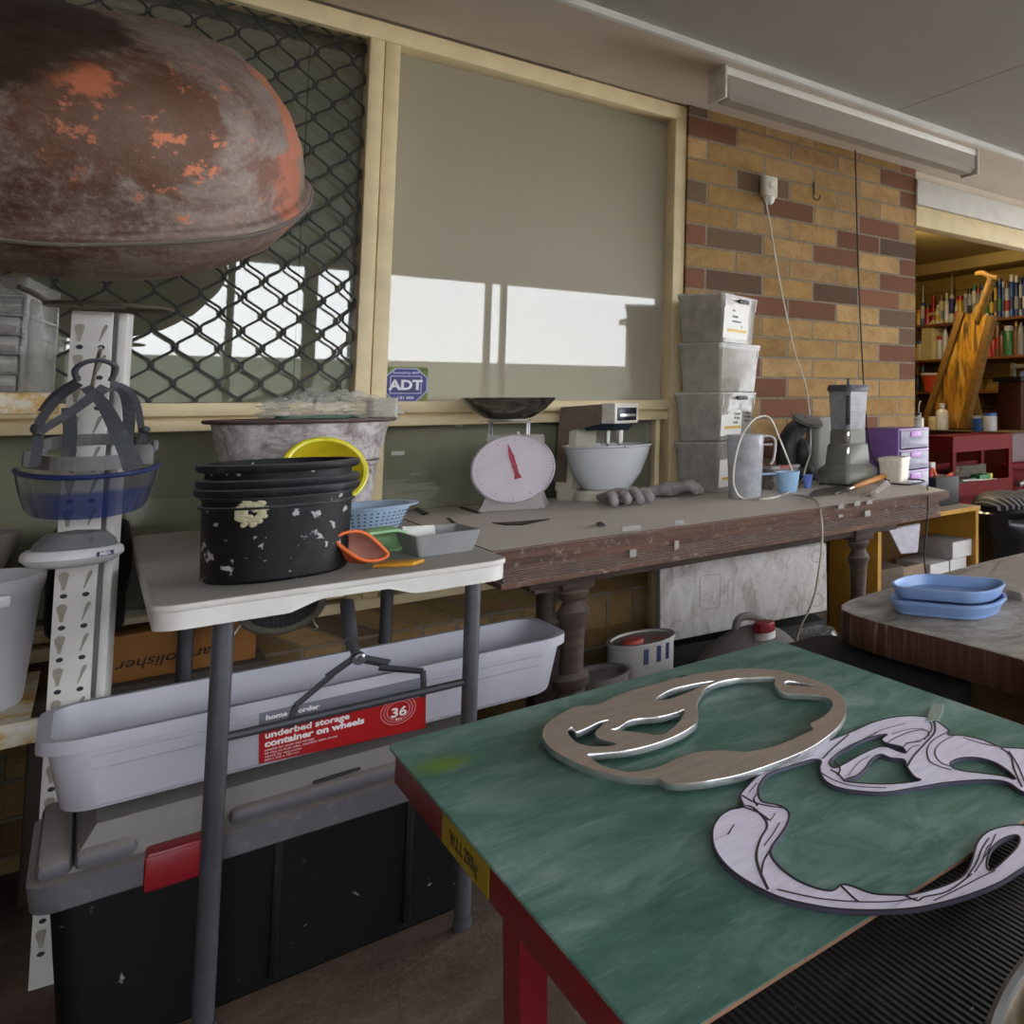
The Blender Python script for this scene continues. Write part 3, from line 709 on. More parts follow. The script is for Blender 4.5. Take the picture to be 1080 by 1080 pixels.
# stacked black builder's buckets (three nested)
M_bkt = dusty('#08090c', '#44444a', .3, .6, scale=14, specks=('#a2a2a4', 48, .64))
bc = Vector((.2285, 2.135, ZT+.001))
for k, (dz_, lb) in enumerate(((.006, 'outermost of the three nested black buckets, cream paint splat on its plaster specked side'), (.022, 'middle one of the three nested black buckets, only its rim showing'), (.050, 'topmost of the three nested black buckets, rim crusted with pale plaster'))):
    h = .170; t = thing('black_bucket', lb, 'bucket', bc+Vector((0, 0, dz_-.006)), 25*k, 'nested black buckets')
    if k == 0: f0 = 1.0
    m = MB(); r0, r1 = (.098, .1015)
    if k: r0 *= .94; r1 *= .985
    m.lathe([(0, 0), (r0-.006, 0), (r0, .006), (r1, h), (r1-.004, h), (r0-.005, .008), (0, .008)], seg=56).build('bucket_body', M_bkt, t)
    q = MB(); q.lathe([(r1-.003, h-.016), (r1+.007, h-.015), (r1+.0105, h-.010), (r1+.0105, h-.002), (r1+.006, h), (r1-.005, h)], seg=56, close=True)
    if k < 2: q.lathe([(r1-.002, h-.038), (r1+.004, h-.036), (r1+.004, h-.033), (r1-.002, h-.031)], seg=56, close=True)
    q.build('bucket_rim', dusty('#15161b', '#77777b', .6, .5, scale=30), t)
    if k == 0:
        sp = MB(); a0 = R(-118)
        for j in range(60):
            rr = random.uniform(.2, 1)**.8*.024; th = random.uniform(0, 2*PI)
            if rr < .007: continue
            aa = a0+rr*math.cos(th)/.105; zz = .128+rr*math.sin(th); rad = .104
            sp.ball((.1005*math.cos(aa)*1.002, .1005*math.sin(aa)*1.002, zz), (.002, .0045, .0045), 2, Matrix.Rotation(aa, 3, 'Z'))
        sp.lathe([(.010, -.0), (.013, .001), (.019, .001), (.021, 0)], (.1003*math.cos(a0), .1003*math.sin(a0), .128), 18, Matrix.Rotation(a0, 3, 'Z') @ Matrix.Rotation(R(90), 3, 'Y'), close=True)
        sp.build('paint_splat', plain('#b9b292', .7), t)
# large plaster-smeared tubs
M_tub = NT('plaster_tub'); _v = M_tub.coord(); _n = M_tub.noise(_v, 16, 9, .75, .4); _n2 = M_tub.noise(_v, 45, 6, .7)
_c = M_tub.ramp(_n, [(.34, '#5d5250'), (.45, '#8f8684'), (.55, '#b9b3b2'), (.66, '#d2cecd')]); _c = M_tub.mix(M_tub.math('MULTIPLY', M_tub.ramp(_n2, [(.55, (0,)*3+(1,)), (.68, (1,)*3+(1,))]), .6), _c, '#6b5348')
M_tub.bump(_n2, .4, .004); M_tub = M_tub.fin(_c, .8)
tc_ = Vector((.330, 2.74, ZT))
tb = thing('plaster_tub', 'lower round tub smeared with plaster, under the wide one on the folding table', 'tub', tc_+Vector((.006, 0, .001)))
MB().lathe([(0, 0), (.108, 0), (.118, .006), (.133, .165), (.138, .168), (.138, .176), (.128, .176), (.112, .01), (0, .01)], seg=56).build('tub_body', M_tub, tb)
tb = thing('plaster_tub', 'wide upper tub caked in white plaster with a brown rim, behind the black buckets', 'tub', tc_+Vector((0, 0, .178)))
MB().lathe([(0, 0), (.135, 0), (.142, .005), (.160, .105), (.156, .105), (.138, .01), (0, .01)], seg=64).build('tub_body', M_tub, tb)
MB().lathe([(.155, .098), (.170, .099), (.174, .103), (.172, .108), (.155, .109)], seg=64, close=True).build('tub_rim', dusty('#5a4a45', '#9a8d88', .6, scale=25), tb)
# plastic bag and green thing lying on the tub
TZ = tc_.z+.178+.109
pts = []
bag = MB(); b = bmesh.new(); bmesh.ops.create_icosphere(b, subdivisions=5, radius=1)
for v in b.verts:
    p = v.co.copy(); f = 1+.3*noise.noise(p*2.6)+.3*abs(noise.noise(p*5+Vector((5, 0, 1))))
    v.co = Vector((p.x*.112*f, p.y*.06*f, max(-.5, p.z)*.034*f*f+.016))
bag._add(b); o = bag.build('plastic_bag', clearish('#d9d7d0', .36, .1), None, 70); o.location = (tc_.x+.055, tc_.y+.03, TZ+.005)
tag(o, 'crumpled clear plastic bag lying on top of the plaster smeared tub', 'bag')
g = MB(); g.rbox((-.07, -.03, 0), (.07, .03, .006), .02, open_top=False); o = g.build('green_disc', plain('#1f5a42', .4)); o.location = (tc_.x+.015, tc_.y-.02, TZ+.0005); tag(o, 'small dark green plastic disc under the clear bag on the tub', 'disc')
cc = thing('clear_container', 'small clear plastic pot standing on the plaster tub rim, next to the bag', 'container', (tc_.x+.138, tc_.y-.045, TZ+.001))
MB().rbox((-.03, -.025, 0), (.03, .025, .05), .012, .002).build('pot_body', clearish('#c4c0b6', .4, .15), cc)
# yellow bowl wedged between bucket and tub
yb = thing('yellow_bowl', 'bright yellow plastic bowl tipped on its side between bucket and tub', 'bowl', PY(343, 497, 2.40)); yb.rotation_euler = (R(72), R(0), R(20)); _TM[yb.name] = Matrix.Translation(yb.location)
MB().lathe([(0, -.05), (.04, -.048), (.062, -.02), (.070, 0), (.074, .002), (.074, .007), (.068, .007), (.058, -.018), (.036, -.043), (0, -.045)], seg=48).build('bowl_body', plain('#b9a91c', .4), yb)
MB().tube([(.0735*math.cos(a*PI/20), .0735*math.sin(a*PI/20), .003) for a in range(40)], .0055, 8, 0, True).build('bowl_rim', plain('#d2ca22', .35), yb)
# pale blue colander
ca = PZ(385, 566, ZT)
co = thing('colander', 'pale blue plastic colander with slotted sides beside the tub', 'colander', (.410, 2.50, ZT+.001))
M_blue = plain('#9db4cc', .4, var=.06)
MB().lathe([(0, 0), (.052, 0), (.055, .004), (.083, .075), (.098, .077), (.099, .081), (.081, .081), (.052, .007), (0, .006)], seg=48).build('colander_body', M_blue, co)
sl_ = MB()
for k in range(7):
    z_ = .014+k*.0085; r_ = .0555+(z_-.004)/(.071)*.028+.0004
    for i in range(44):
        a = 2*PI*i/44; M = Matrix.Rotation(a, 4, 'Z') @ Matrix.Translation((r_, 0, z_))
        sl_.prism([(-.0002, -.0023), (.0006, -.0023), (.0006, .0023), (-.0002, .0023)], -.0017, .0017, M)
sl_.build('slots', plain('#4d5f75', .6), co)
# collapsed orange and green mixing bowls
def soft_bowl(name, lb, cat, loc, rot, sx, sy, depth, col, colin, rimc, wob, seed):
    t = thing(name, lb, cat, loc); t.rotation_euler = tuple(R(a) for a in rot)
    random.seed(seed); b = bmesh.new(); N, K = 44, 9; grid = []
    for k in range(K+1):
        u = k/K; r_ = math.sin(u*PI/2)**.8; z_ = -depth*(1-u**2.2); ring = []
        for i in range(N):
            a = 2*PI*i/N; p = Vector((math.cos(a)*sx*r_, math.sin(a)*sy*r_, z_))
            p += Vector((0, 1, 0))*wob*math.sin(3*a+seed)*u; p.z += wob*.8*math.cos(2*a+seed)*u
            ring.append(p)
        grid.append(ring)
    for (nm, off, mat) in (('bowl_outside', 0, plain(col, .6, var=.1)), ('bowl_inside', .003, plain(colin, .65, var=.15, scale=50))):
        b = bmesh.new(); vs_ = [[b.verts.new(p+Vector((0, 0, off))) for p in ring] for ring in grid]
        for a_, d_ in zip(vs_, vs_[1:]):
            for i in range(N): b.faces.new((a_[i], a_[(i+1) % N], d_[(i+1) % N], d_[i]))
        b.faces.new(vs_[0]); bmesh.ops.recalc_face_normals(b, faces=b.faces); MB()._add(b).build(nm, mat, t)
    MB().tube(grid[-1], .0032, 8, 0, True).build('bowl_rim', plain(rimc, .5), t)
    return t
oc = PZ(382, 590, ZT)
soft_bowl('orange_bowl', 'limp orange rubber mixing bowl lying on its side, against the black bucket', 'bowl', PY(378, 578, 2.075)+Vector((.006, 0, .002)), (66, 34, 4), .046, .022, .055, '#c2552a', '#b98272', '#d8692f', .003, 2)
soft_bowl('green_bowl', 'limp pale green rubber mixing bowl lying between orange bowl and grey tray', 'bowl', PY(404, 577, 2.19)+Vector((0, 0, .008)), (118, 12, 18), .040, .030, .04, '#86ad7e', '#93b98a', '#a0cc98', .006, 5)
yo = MB(); yo.box((-.034, -.02, 0), (.034, .02, .007), .002); o = yo.build('yellow_sponge', plain('#c98f1e', .6)); o.location = PZ(422, 597, ZT)+Vector((0, 0.01, .0005)); o.rotation_euler = (0, 0, R(-38)); tag(o, 'flat orange yellow scraper lying in front of the grey tray', 'scraper')
# grey tray with a white sheet, black sheets behind
tr = thing('grey_tray', 'grey plaster tray with sloping sides at the corner of the folding table', 'tray', (.478, 2.155, ZT+.001), 4)
MB().rbox((-.058, -.058, 0), (.058, .09, .046), .008, .003, draft=.82).build('tray_body', dusty('#8f9092', '#a5a29f', .5, .5, scale=30, lo=.5), tr)
wp = MB(); wp.box((-.040, .0, .005), (.012, .055, .007)); wp.hexa([(-.042, .052, .006), (.012, .052, .006), (.012, .0535, .006), (-.042, .0535, .006)], [(-.046, .07, .054), (.01, .07, .050), (.01, .0715, .050), (-.046, .0715, .054)])
o = wp.build('white_card', plain('#d3d2cf', .7)); o.location = (.478, 2.155, ZT+.001); o.rotation_euler = (0, 0, R(4)); tag(o, 'piece of white card standing inside the grey tray', 'card')
bs = MB(); bs.box((-.06, -.06, 0), (.06, .06, .003)); o = bs.build('black_sheet', plain('#2e2e34', .6)); o.location = (.47, 2.47, ZT+.0008); o.rotation_euler = (0, 0, R(38)); tag(o, 'black sheet of wet and dry paper lying behind the grey tray', 'sheet')

# long white under-bed storage bin
M_bin = plain('#b0b0ba', .42, var=.04, scale=6)
bn = thing('storage_bin', 'long pale plastic storage bin with red label, under the folding table', 'storage bin', (.345, 2.262, .397))
m = MB(); m.rbox((-.372, -.125, 0), (.372, .125, .128), .045, .003, draft=.955, bev=.008, rim=.012, rimh=.022)
m.build('bin_body', M_bin, bn)
rg = MB()
for z_ in (.070, .092):
    k = .955+.045*z_/.128; rg.box((-.33*k, -.1262*k-.0006, z_-.0012), (.33*k, -.1262*k+.002, z_+.0012))
rg.build('bin_ribs', plain('#9d9fab', .45), bn)
def bf(px, py): 
    v = PY(px, py, 2.1405); return v
k = MB(); y_ = 2.1395
def quad(mb, pts, th=.0008):
    pts = [Vector(p) for p in pts]; mb.hexa([p+Vector((0, th, 0)) for p in pts], pts)
qa = [PY(273, 772, y_), PY(449, 731, y_), PY(449, 768, y_), PY(273, 806, y_)]
def tilt(p): q = p.copy(); q.y = 2.1365+(.397+.128-q.z)*.043-.0015; return q
qa = [tilt(p) for p in qa]; qg = [tilt(p) for p in (PY(273, 752, y_), PY(447, 712, y_), PY(448, 734, y_), PY(273, 772, y_))]
k = MB(); quad(k, qa); k.build('red_label', plain('#a40d12', .4, var=.03), bn, world=True)
k = MB(); quad(k, qg); k.build('grey_label', plain('#71737f', .5, var=.03), bn, world=True)
ex = (qa[1]-qa[0]).normalized(); ey = Vector((0, -.043, 1))
def lab(px, py): return tilt(PY(px, py, y_))+Vector((0, -.0009, 0))
white = plain('#e6e4e4', .5, var=.02)
join_letters('label_lettering', [('underbed storage', .0165, lab(279, 776), ex, ey, 'LEFT', .0005), ('container on wheels', .0170, lab(279, 785), ex, ey, 'LEFT', .0007),
    ('suitable for under bed storage', .0055, lab(279, 791.5), ex, ey, 'LEFT', 0), ('lid clips on both sides, stackable when closed', .0055, lab(279, 795), ex, ey, 'LEFT', 0), ('wheels for easy access', .0055, lab(279, 798.5), ex, ey, 'LEFT', 0), ('600 x 400 x 180 mm', .0055, lab(279, 802), ex, ey, 'LEFT', 0),
    ], white, bn)
join_letters('volume_lettering', [('36', .026, lab(420.5, 751), ex, ey, 'CENTER', .0006), ('litre', .006, lab(420.5, 758), ex, ey, 'CENTER', .0003)], white, bn)
join_letters('maker_lettering', [('home & order', .0125, lab(280, 757), ex, ey, 'LEFT', .0006)], white, bn)
rn = MB(); c0 = lab(420, 749); Mr = Matrix.Rotation(R(90), 3, 'X')
for r_ in (.0175, .022, .027): rn.lathe([(r_, 0), (r_+(.0012 if r_ != .022 else .0008), 0), (r_+.0012, .0006), (r_, .0006)], c0+Vector((0, 0.0004, 0)), 48, Mr, close=True)
rn.build('volume_rings', plain('#d98f90', .5, var=.02), bn, world=True)

# black storage tote underneath
M_tote = dusty('#060607', '#1d1d20', .25, .55, scale=26, specks=('#8d8d8f', 48, .71))
M_lid = dusty('#66646a', '#a09a95', .72, .55, scale=30, lo=.2, hi=.8)
to = thing('storage_tote', 'large black storage tote with dusty grey lid and red latch, on the floor', 'storage tote', (.27, 2.27, 0))
m = MB(); m.rbox((-.285, -.165, 0), (.30, .165, .285), .03, .004, draft=.93, bev=.006)
for x in (-.03, .16): m.box((x, -.168, .02), (x+.012, -.150, .285), .003)
m.build('tote_body', M_tote, to)
li = MB(); li.rbox((-.308, -.195, .272), (.315, .168, .318), .035, .004, open_top=False, draft=.985, bev=.003)
li.hexa([(-.27, -.165, .317), (.29, -.165, .317), (.29, .16, .317), (-.27, .16, .317)], [(-.24, -.125, .374), (.27, -.125, .374), (.27, .145, .374), (-.24, .145, .374)])
li.box((-.262, -.172, .317), (-.195, -.09, .345), .012).box((-.09, -.172, .317), (.29, -.09, .345), .012).box((-.30, -.17, .315), (-.262, .155, .345), .012)
li.build('tote_lid', M_lid, to)
MB().box((.02, -.15, .346), (.09, -.14, .352), .003, rot=Matrix.Rotation(R(6), 3, 'Z')).build('lid_slot', plain('#2c2b2d', .7), to); MB().box((-.25, -.13, .346), (-.20, -.118, .352), .003).build('lid_slot', plain('#2c2b2d', .7), to)
MB().box((-.188, -.200, .262), (-.098, -.193, .322), .006).box((-.186, -.2, .316), (-.1, -.15, .324), .004).build('latch', plain('#8e1b26', .4), to)
# cardboard carton, black bag, sieve behind
M_card = plain('#8b5b26', .8, var=.08, scale=9)
q0, q1 = PY(104, 690, 2.9), PY(272, 640, 2.9)
ct = thing('cardboard_carton', 'brown cardboard carton lying upside down behind the folding table leg', 'carton', ((q0.x+q1.x)/2, 2.9, 0))
zt_, zb_ = PY(150, 668, 2.9).z, PY(150, 716, 2.9).z
MB().box((q0.x-.06, 2.90, zb_), (q1.x, 3.04, zt_), .003).build('carton_box', M_card, ct, world=True)
MB().box((q0.x-.06, 2.897, zt_-.002), (q1.x+.001, 2.97, zt_+.002), .001).build('carton_flap', plain('#a06d33', .8), ct, world=True)
letters('carton_lettering', 'Bar Polisher', .034, plain('#2c1b0e', .8), PY(181, 695, 2.899)+Vector((0, -.003, .004)), (-1, 0, 0), (0, 0, -1), ct, 'CENTER', .0002, shear=.2)
bt = MB(); bt.box((q0.x-.09, 2.87, 0), (q1.x+.02, 3.04, zb_-.002), .004); o = bt.build('timber_crate', dusty('#4a3f37', '#6d625a', .5)); tag(o, 'dusty brown crate carrying the cardboard carton behind the white bin', 'crate')
bg_ = MB(); p0, p1 = PY(100, 640, 2.94), PY(200, 560, 2.94)
bg_.box((p0.x-.07, 2.90, zt_+.003), (.066, 3.05, PY(150, 548, 2.94).z), .025); bg_.sub(1); bg_.bend(lambda c_: c_+Vector((.012*noise.noise(c_*14), .012*noise.noise(c_*14+Vector((4, 0, 0))), .02*noise.noise(c_*11+Vector((0, 7, 0))))))
o = bg_.build('black_bag', dusty('#131215', '#2e2b2c', .4, .7)); tag(o, 'black cloth tool bag on the cardboard carton, at the window', 'bag')
sv = thing('round_sieve', 'round dirty sieve with dark mesh hanging under the folding table', 'sieve', PY(298, 640, 2.62))
MB().tube([(.066*math.cos(a*PI/20), 0, .055*math.sin(a*PI/20)) for a in range(40)], .008, 10, 0, True).build('sieve_ring', dusty('#5b564c', '#7f786c', .5), sv)
gr = MB()
for i in range(-8, 9):
    x = i*.0075; hgt = .055*math.sqrt(max(0, 1-(x/.066)**2)); gr.cyl((x, 0, -hgt), (x, 0, hgt), .0014, seg=6)
    if abs(i) < 8:
        z_ = i*.0066; wd_ = .066*math.sqrt(max(0, 1-(z_/.055)**2)); gr.cyl((-wd_, .001, z_), (wd_, .001, z_), .0014, seg=6)
gr.lathe([(0, 0), (.062, 0), (.062, .002), (0, .002)], (0, .006, 0), 32, Matrix.Rotation(R(90), 3, 'X'), (1, .84))
gr.build('sieve_mesh', plain('#2b2929', .6), sv)
MB().tube([(-.062, 0, -.02), (-.078, -.01, -.045), (-.085, -.012, -.055)], .002, 6, 3).tube([(.05, 0, -.03), (.055, -.012, -.05), (.06, -.01, -.06), (.052, -.012, -.064)], .002, 6, 3).build('sieve_wire', plain('#b5b2ac', .3, .9), sv)
hk = MB().cyl(sv.location+Vector((0, 0, .053)), (sv.location.x, sv.location.y, ZT-.012), .002, seg=8); hk.build('sieve_cord', plain('#5a564f', .6), sv, world=True)
# ================================================================== DARK TIMBER BENCH AND WHAT STANDS ON IT
ZB = .745
def wood_mat(name, c1, c2, c3, dust, damt, sc=(1, 8, 14), lo=.35, hi=.85, rough=.6):
    t = NT(name); v = t.coord(sc); n = t.noise(v, 6, 8, .65, .3); n2 = t.noise(t.coord(), 55, 6, .7)
    c = t.ramp(n, [(.3, c1), (.5, c2), (.7, c3)])
    d = t.math('MULTIPLY', t.up(lo, hi), damt)
    bl = t.ramp(n2, [(.55, (0,)*3+(1,)), (.72, (1,)*3+(1,))])
    m = t.math('ADD', d, t.math('MULTIPLY', bl, .30), True)
    c = t.mix(m, c, dust); t.bump(n2, .25, .003); return t.fin(c, rough, spec=.35)
M_bwood = wood_mat('bench_wood', '#3a2820', '#53392d', '#6b4a36', '#d3cbc4', .92)
M_bdark = wood_mat('bench_frame', '#2c211c', '#3b2e27', '#473930', '#6f665f', .6)
bch = thing('timber_bench', 'long dark timber bench with reeded edge and turned legs, dusty top', 'bench', (1.25, 2.6, 0))
F0, F1 = Vector((.565, 2.133)), Vector((1.955, 2.158)); B0, B1 = Vector((.565, 3.145)), Vector((1.955, 3.04)); RB = Vector((2.20, 3.04))
def ring(off, xo=0.0): return [(F0.x+xo, F0.y+off), (F1.x-xo, F1.y+off), (RB.x-xo, RB.y), (1.40, 3.045), (1.40, 3.14), (B0.x+xo, B0.y)]
def slab(mb, off, z0, z1, xo=0): 
    p = ring(off, xo); mb.hexa([(x, y, z0) for x, y in p], [(x, y, z1) for x, y in p])
m = MB(); slab(m, 0, .718, .742); slab(m, .004, .742, ZB, .004); slab(m, .008, .711, .718, .008); m.build('benchtop', M_bwood, bch, 30, True)
m = MB(); slab(m, .020, .694, .711, .03)
for k in range(5): slab(m, .017, .691-.0052*k-.0032, .691-.0052*k, .03)
slab(m, .015, .652, .6645, .026); slab(m, .025, .660, .70, .036)
m.build('reeded_apron', M_bwood, bch, 30, True)
m = MB(); m.box((.68, 2.26, .615), (1.80, 2.31, .656), .004).box((.70, 2.84, .615), (1.95, 2.9, .656), .004).box((.70, 2.29, .60), (.78, 2.86, .656)).box((1.62, 2.29, .60), (1.70, 2.86, .656))
m.build('bearer', M_bdark, bch, 30, True)
lp_ = [(0, 0), (.036, 0), (.038, .02), (.034, .05), (.036, .30), (.032, .325), (.030, .34), (.040, .352), (.040, .372), (.027, .385), (.0255, .42), (.0285, .49), (.030, .515), (.036, .525), (.037, .54), (.028, .552), (.0235, .566), (.034, .578), (.036, .590), (.028, .60), (0, .60)]
for x, y in ((.790, 2.30), (.925, 2.92), (1.655, 2.285), (1.86, 2.86)):
    l = MB(); l.lathe(lp_, (x, y, 0), 32); l.box((x-.037, y-.037, .598), (x+.037, y+.037, .66), .004); l.box((x-.037, y-.037, 0), (x+.037, y+.037, .30), .006)
    l.build('turned_leg', M_bdark, bch, 40, True)
def frontpatch(px0, px1, py0, py1, y):
    a, b_ = PY(px0, py1, y), PY(px1, py0, y); tp.box((a.x, y-.0015, a.z), (b_.x, y+.003, b_.z), .0004)
for q in ((656, 676, 553, 561, 2.132), (711, 721, 548, 554, 2.134), (884, 890, 531, 537, 2.137), (901, 907, 528, 534, 2.137), (914, 920, 527, 532, 2.137), (665, 672, 566, 574, 2.15), (664, 671, 579, 588, 2.148), (710, 715, 560, 567, 2.15), (711, 716, 570, 580, 2.15), (884, 889, 542, 546, 2.155), (912, 918, 538, 545, 2.155)): tp = MB(); frontpatch(*q); tp.build('tape_patch', dusty('#9d9a97', '#7d756f', .3, .6), bch, 0, True)
def offcut(poly, lb, name, th=.003, col='#2b2522', cat='offcut'):
    p = [PZ(x, y, ZB+th) for x, y in poly]; me = MB().hexa([(v.x, v.y, ZB+.0006) for v in p], [(v.x, v.y, ZB+th) for v in p])
    return tag(me.build(name, plain(col, .7)), lb, cat)
offcut([(436, 536), (441, 535), (452, 541), (446, 543)], 'small dark square of rubber on the back of the dusty bench', 'rubber_square')
offcut([(484, 535), (487, 534), (508, 540), (503, 541)], 'dark wood sliver lying beside the kitchen scale base', 'wood_sliver')
offcut([(519, 551), (545, 550), (580, 547), (552, 553), (532, 553)], 'long dark splinter of veneer lying in front of the kitchen scale', 'veneer_strip')
offcut([(471, 546), (474, 546), (482, 552), (478, 552)], 'tiny dark chip at the end of the dusty bench', 'wood_chip')
offcut([(629, 551), (634, 550), (638, 553), (632, 554)], 'small dark crumb on the bench edge below the gloves', 'crumb', .006)

# kitchen scale
M_enam = plain('#c9c5c9', .4, var=.06, scale=14); M_enam2 = dusty('#6f6a66', '#8a8480', .5)
ks = thing('kitchen_scale', 'old white dial kitchen scale with red pointer and steel pan on the bench', 'scale', (.818, 2.885, ZB), -22.6)
m = MB(); m.hexa([(-.085, -.02, .002), (.085, -.02, .002), (.085, .10, .002), (-.085, .10, .002)], [(-.078, -.01, .018), (.078, -.01, .018), (.078, .095, .018), (-.078, .095, .018)])
m.hexa([(-.078, -.008, .018), (.078, -.008, .018), (.078, .09, .018), (-.078, .09, .018)], [(-.068, 0, .05), (.068, 0, .05), (.068, .085, .05), (-.068, .085, .05)])
m.hexa([(-.068, 0, .05), (.068, 0, .05), (.068, .085, .05), (-.068, .085, .05)], [(-.072, 0, .232), (.072, 0, .232), (.068, .085, .222), (-.068, .085, .222)])
m.build('scale_body', dusty('#a9a4a2', '#b5afac', .5, .5), ks)
MD = Matrix.Rotation(R(90), 3, 'X'); DC = Vector((0, -.010, .128))
DR = .104; SQ = (1.0, 1)
MB().lathe([(0, -.022), (DR*.93, -.022), (DR, -.012), (DR+.003, -.002), (DR+.003, .006), (DR*.985, .008), (DR*.975, .003)], DC, 56, MD, SQ).build('dial_rim', plain('#a5a1a6', .35), ks)
MB().lathe([(0, .0035), (DR*.978, .0035), (DR*.978, -.001), (0, -.001)], DC, 56, MD, SQ).build('dial_face', plain('#cdc3cc', .45, var=.05, scale=16), ks)
tk = MB()
for i in range(60):
    a = 2*PI*i/60; L0, L1 = (DR*.86, DR*.93) if i % 5 else (DR*.80, DR*.93)
    p, q = Vector((math.sin(a)*L0*SQ[0], -.0143, .128+math.cos(a)*L0)), Vector((math.sin(a)*L1*SQ[0], -.0143, .128+math.cos(a)*L1)); sd = Vector((math.cos(a)*SQ[0], 0, -math.sin(a))).normalized()*(.0005 if i % 5 else .0009)
    tk.hexa([p-sd, p+sd, q+sd, q-sd], [v+Vector((0, .0004, 0)) for v in (p-sd, p+sd, q+sd, q-sd)])
tk.build('dial_marks', plain('#a89aa2', .6), ks)
for i in range(0, 10):
    pass
pt = MB(); tip, tail = Vector((-.017, -.0165, .205)), Vector((.012, -.0165, .098)); dv = (tip-tail); sd = Vector((dv.z, 0, -dv.x)).normalized()
def kite(a, b_, wa, wb): pt.hexa([a-sd*wa, a+sd*wa, b_+sd*wb, b_-sd*wb], [v+Vector((0, .0012, 0)) for v in (a-sd*wa, a+sd*wa, b_+sd*wb, b_-sd*wb)])
kite(tail, tail.lerp(tip, .15), .010, .0055); kite(tail.lerp(tip, .1), tail.lerp(tip, .6), .0055, .0065); kite(tail.lerp(tip, .6), tip, .0075, .0006); pt.cyl(tail.lerp(tip, .35)+Vector((0, .003, 0)), tail.lerp(tip, .35)-Vector((0, .002, 0)), .007, seg=16)
pt.build('pointer', plain('#a5364c', .5), ks)
m = MB(); 
for y in (.02, .07): m.tube([(x_-.022, y_, z_) for x_, y_, z_ in ((-.048, y, .222), (-.048, y, .27), (-.042, y, .2755), (.042, y, .2755), (.048, y, .27), (.048, y, .222))], .0035, 8)
m.box((-.075, .01, .275), (.031, .08, .279), .001).cyl((0, .045, .225), (0, .045, .24), .006)
m.build('pan_support', plain('#a7a5a6', .3, .8), ks)
m = MB(); m.lathe([(0, .2805), (.045, .2805), (.062, .286), (.096, .312), (.118, .340), (.123, .347), (.121, .348), (.115, .340), (.093, .315), (.06, .290), (0, .284)], (-.024, .045, 0), 56)
t = NT('stainless_pan'); n_ = t.noise(t.coord((1, 1, 3)), 14, 6, .7, 1.5)
m.build('weighing_pan', t.fin(t.ramp(n_, [(.3, '#4a443e'), (.6, '#8f8a84'), (.7, '#cfccc8')]), .22, .9), ks)

# stand mixer
mx = thing('stand_mixer', 'old taupe and white stand mixer with white glass bowl on the bench', 'mixer', (1.105, 2.945, ZB), -62)
M_mw = plain('#c9c3b5', .4, var=.05); M_taupe = plain('#77695c', .5)
m = MB(); m.lathe([(0, .0), (.088, .0), (.094, .006), (.094, .03), (.088, .036), (0, .036)], seg=48); m.rbox((-.165, -.05, 0), (.0, .05, .036), .02, open_top=False); m.build('mixer_base', M_mw, mx)
m = MB(); m.hexa([(-.165, -.045, .03), (-.10, -.045, .03), (-.10, .045, .03), (-.165, .045, .03)], [(-.150, -.042, .255), (-.085, -.042, .255), (-.085, .042, .255), (-.150, .042, .255)]); m.build('column', M_mw, mx)
m = MB(); m.hexa([(-.168, -.046, .06), (-.12, -.0465, .06), (-.12, .0465, .06), (-.168, .046, .06)], [(-.153, -.046, .25), (-.115, -.0465, .25), (-.115, .0465, .25), (-.153, .046, .25)]); m.build('column_back', M_taupe, mx)
m = MB(); m.hexa([(-.155, -.047, .225), (.02, -.052, .26), (.02, .052, .26), (-.155, .047, .225)], [(-.150, -.045, .315), (.02, -.05, .325), (.02, .05, .325), (-.150, .045, .315)]); m.build('head_shell', M_taupe, mx)
m = MB(); m.rbox((.018, -.054, .258), (.07, .054, .327), .004, open_top=False, bev=.003); m.build('head_front', plain('#d3cec6', .35), mx)
m = MB(); m.rbox((-.07, -.048, .235), (.062, .048, .259), .006, open_top=False, draft=.8); m.build('head_underside', plain('#1d2b36', .4), mx)
m = MB(); m.box((.069, -.043, .268), (.0725, .043, .312), .0012); m.build('badge', plain('#2a2b36', .25, .5), mx)
m = MB(); m.box((.072, -.033, .281), (.0735, .038, .291), .0004); m.build('chrome_strip', plain('#d5d4d6', .2, .9), mx)
letters('badge_lettering', 'SUNBEAM', .009, plain('#55555f', .5), mx.location+Matrix.Rotation(R(22), 3, 'Z')@Vector((.0742, .0, .286)), Matrix.Rotation(R(22), 3, 'Z')@Vector((0, 1, 0)), (0, 0, 1), mx) if False else None
m = MB(); m.cyl((.012, -.018, .19), (.012, -.018, .24), .009).cyl((.035, .01, .19), (.035, .01, .24), .013).tube([(.035, .01, .19), (.05, .01, .12), (.035, .01, .07), (.02, .01, .12), (.035, .01, .19)], .002, 6, 4).tube([(.012, -.018, .19), (.026, -.018, .12), (.012, -.018, .07), (-.002, -.018, .12), (.012, -.018, .19)], .002, 6, 4); m.build('beaters', plain('#b5b4b3', .2, .9), mx)
m = MB(); m.lathe([(0, .037), (.066, .037), (.074, .044), (.100, .085), (.121, .150), (.127, .178), (.134, .182), (.134, .186), (.124, .186), (.118, .152), (.092, .088), (.07, .05), (0, .046)], (.0, 0, 0), 64)
m.box((.115, -.016, .178), (.142, .016, .186), .004, rot=Matrix.Rotation(R(-22), 3, 'Z'), piv=(0, 0, 0)).box((-.142, -.016, .178), (-.115, .016, .186), .004, rot=Matrix.Rotation(R(-45), 3, 'Z'), piv=(0, 0, 0))
m.build('mixing_bowl', plain('#c6c9cd', .25, var=.03, scale=8), mx)

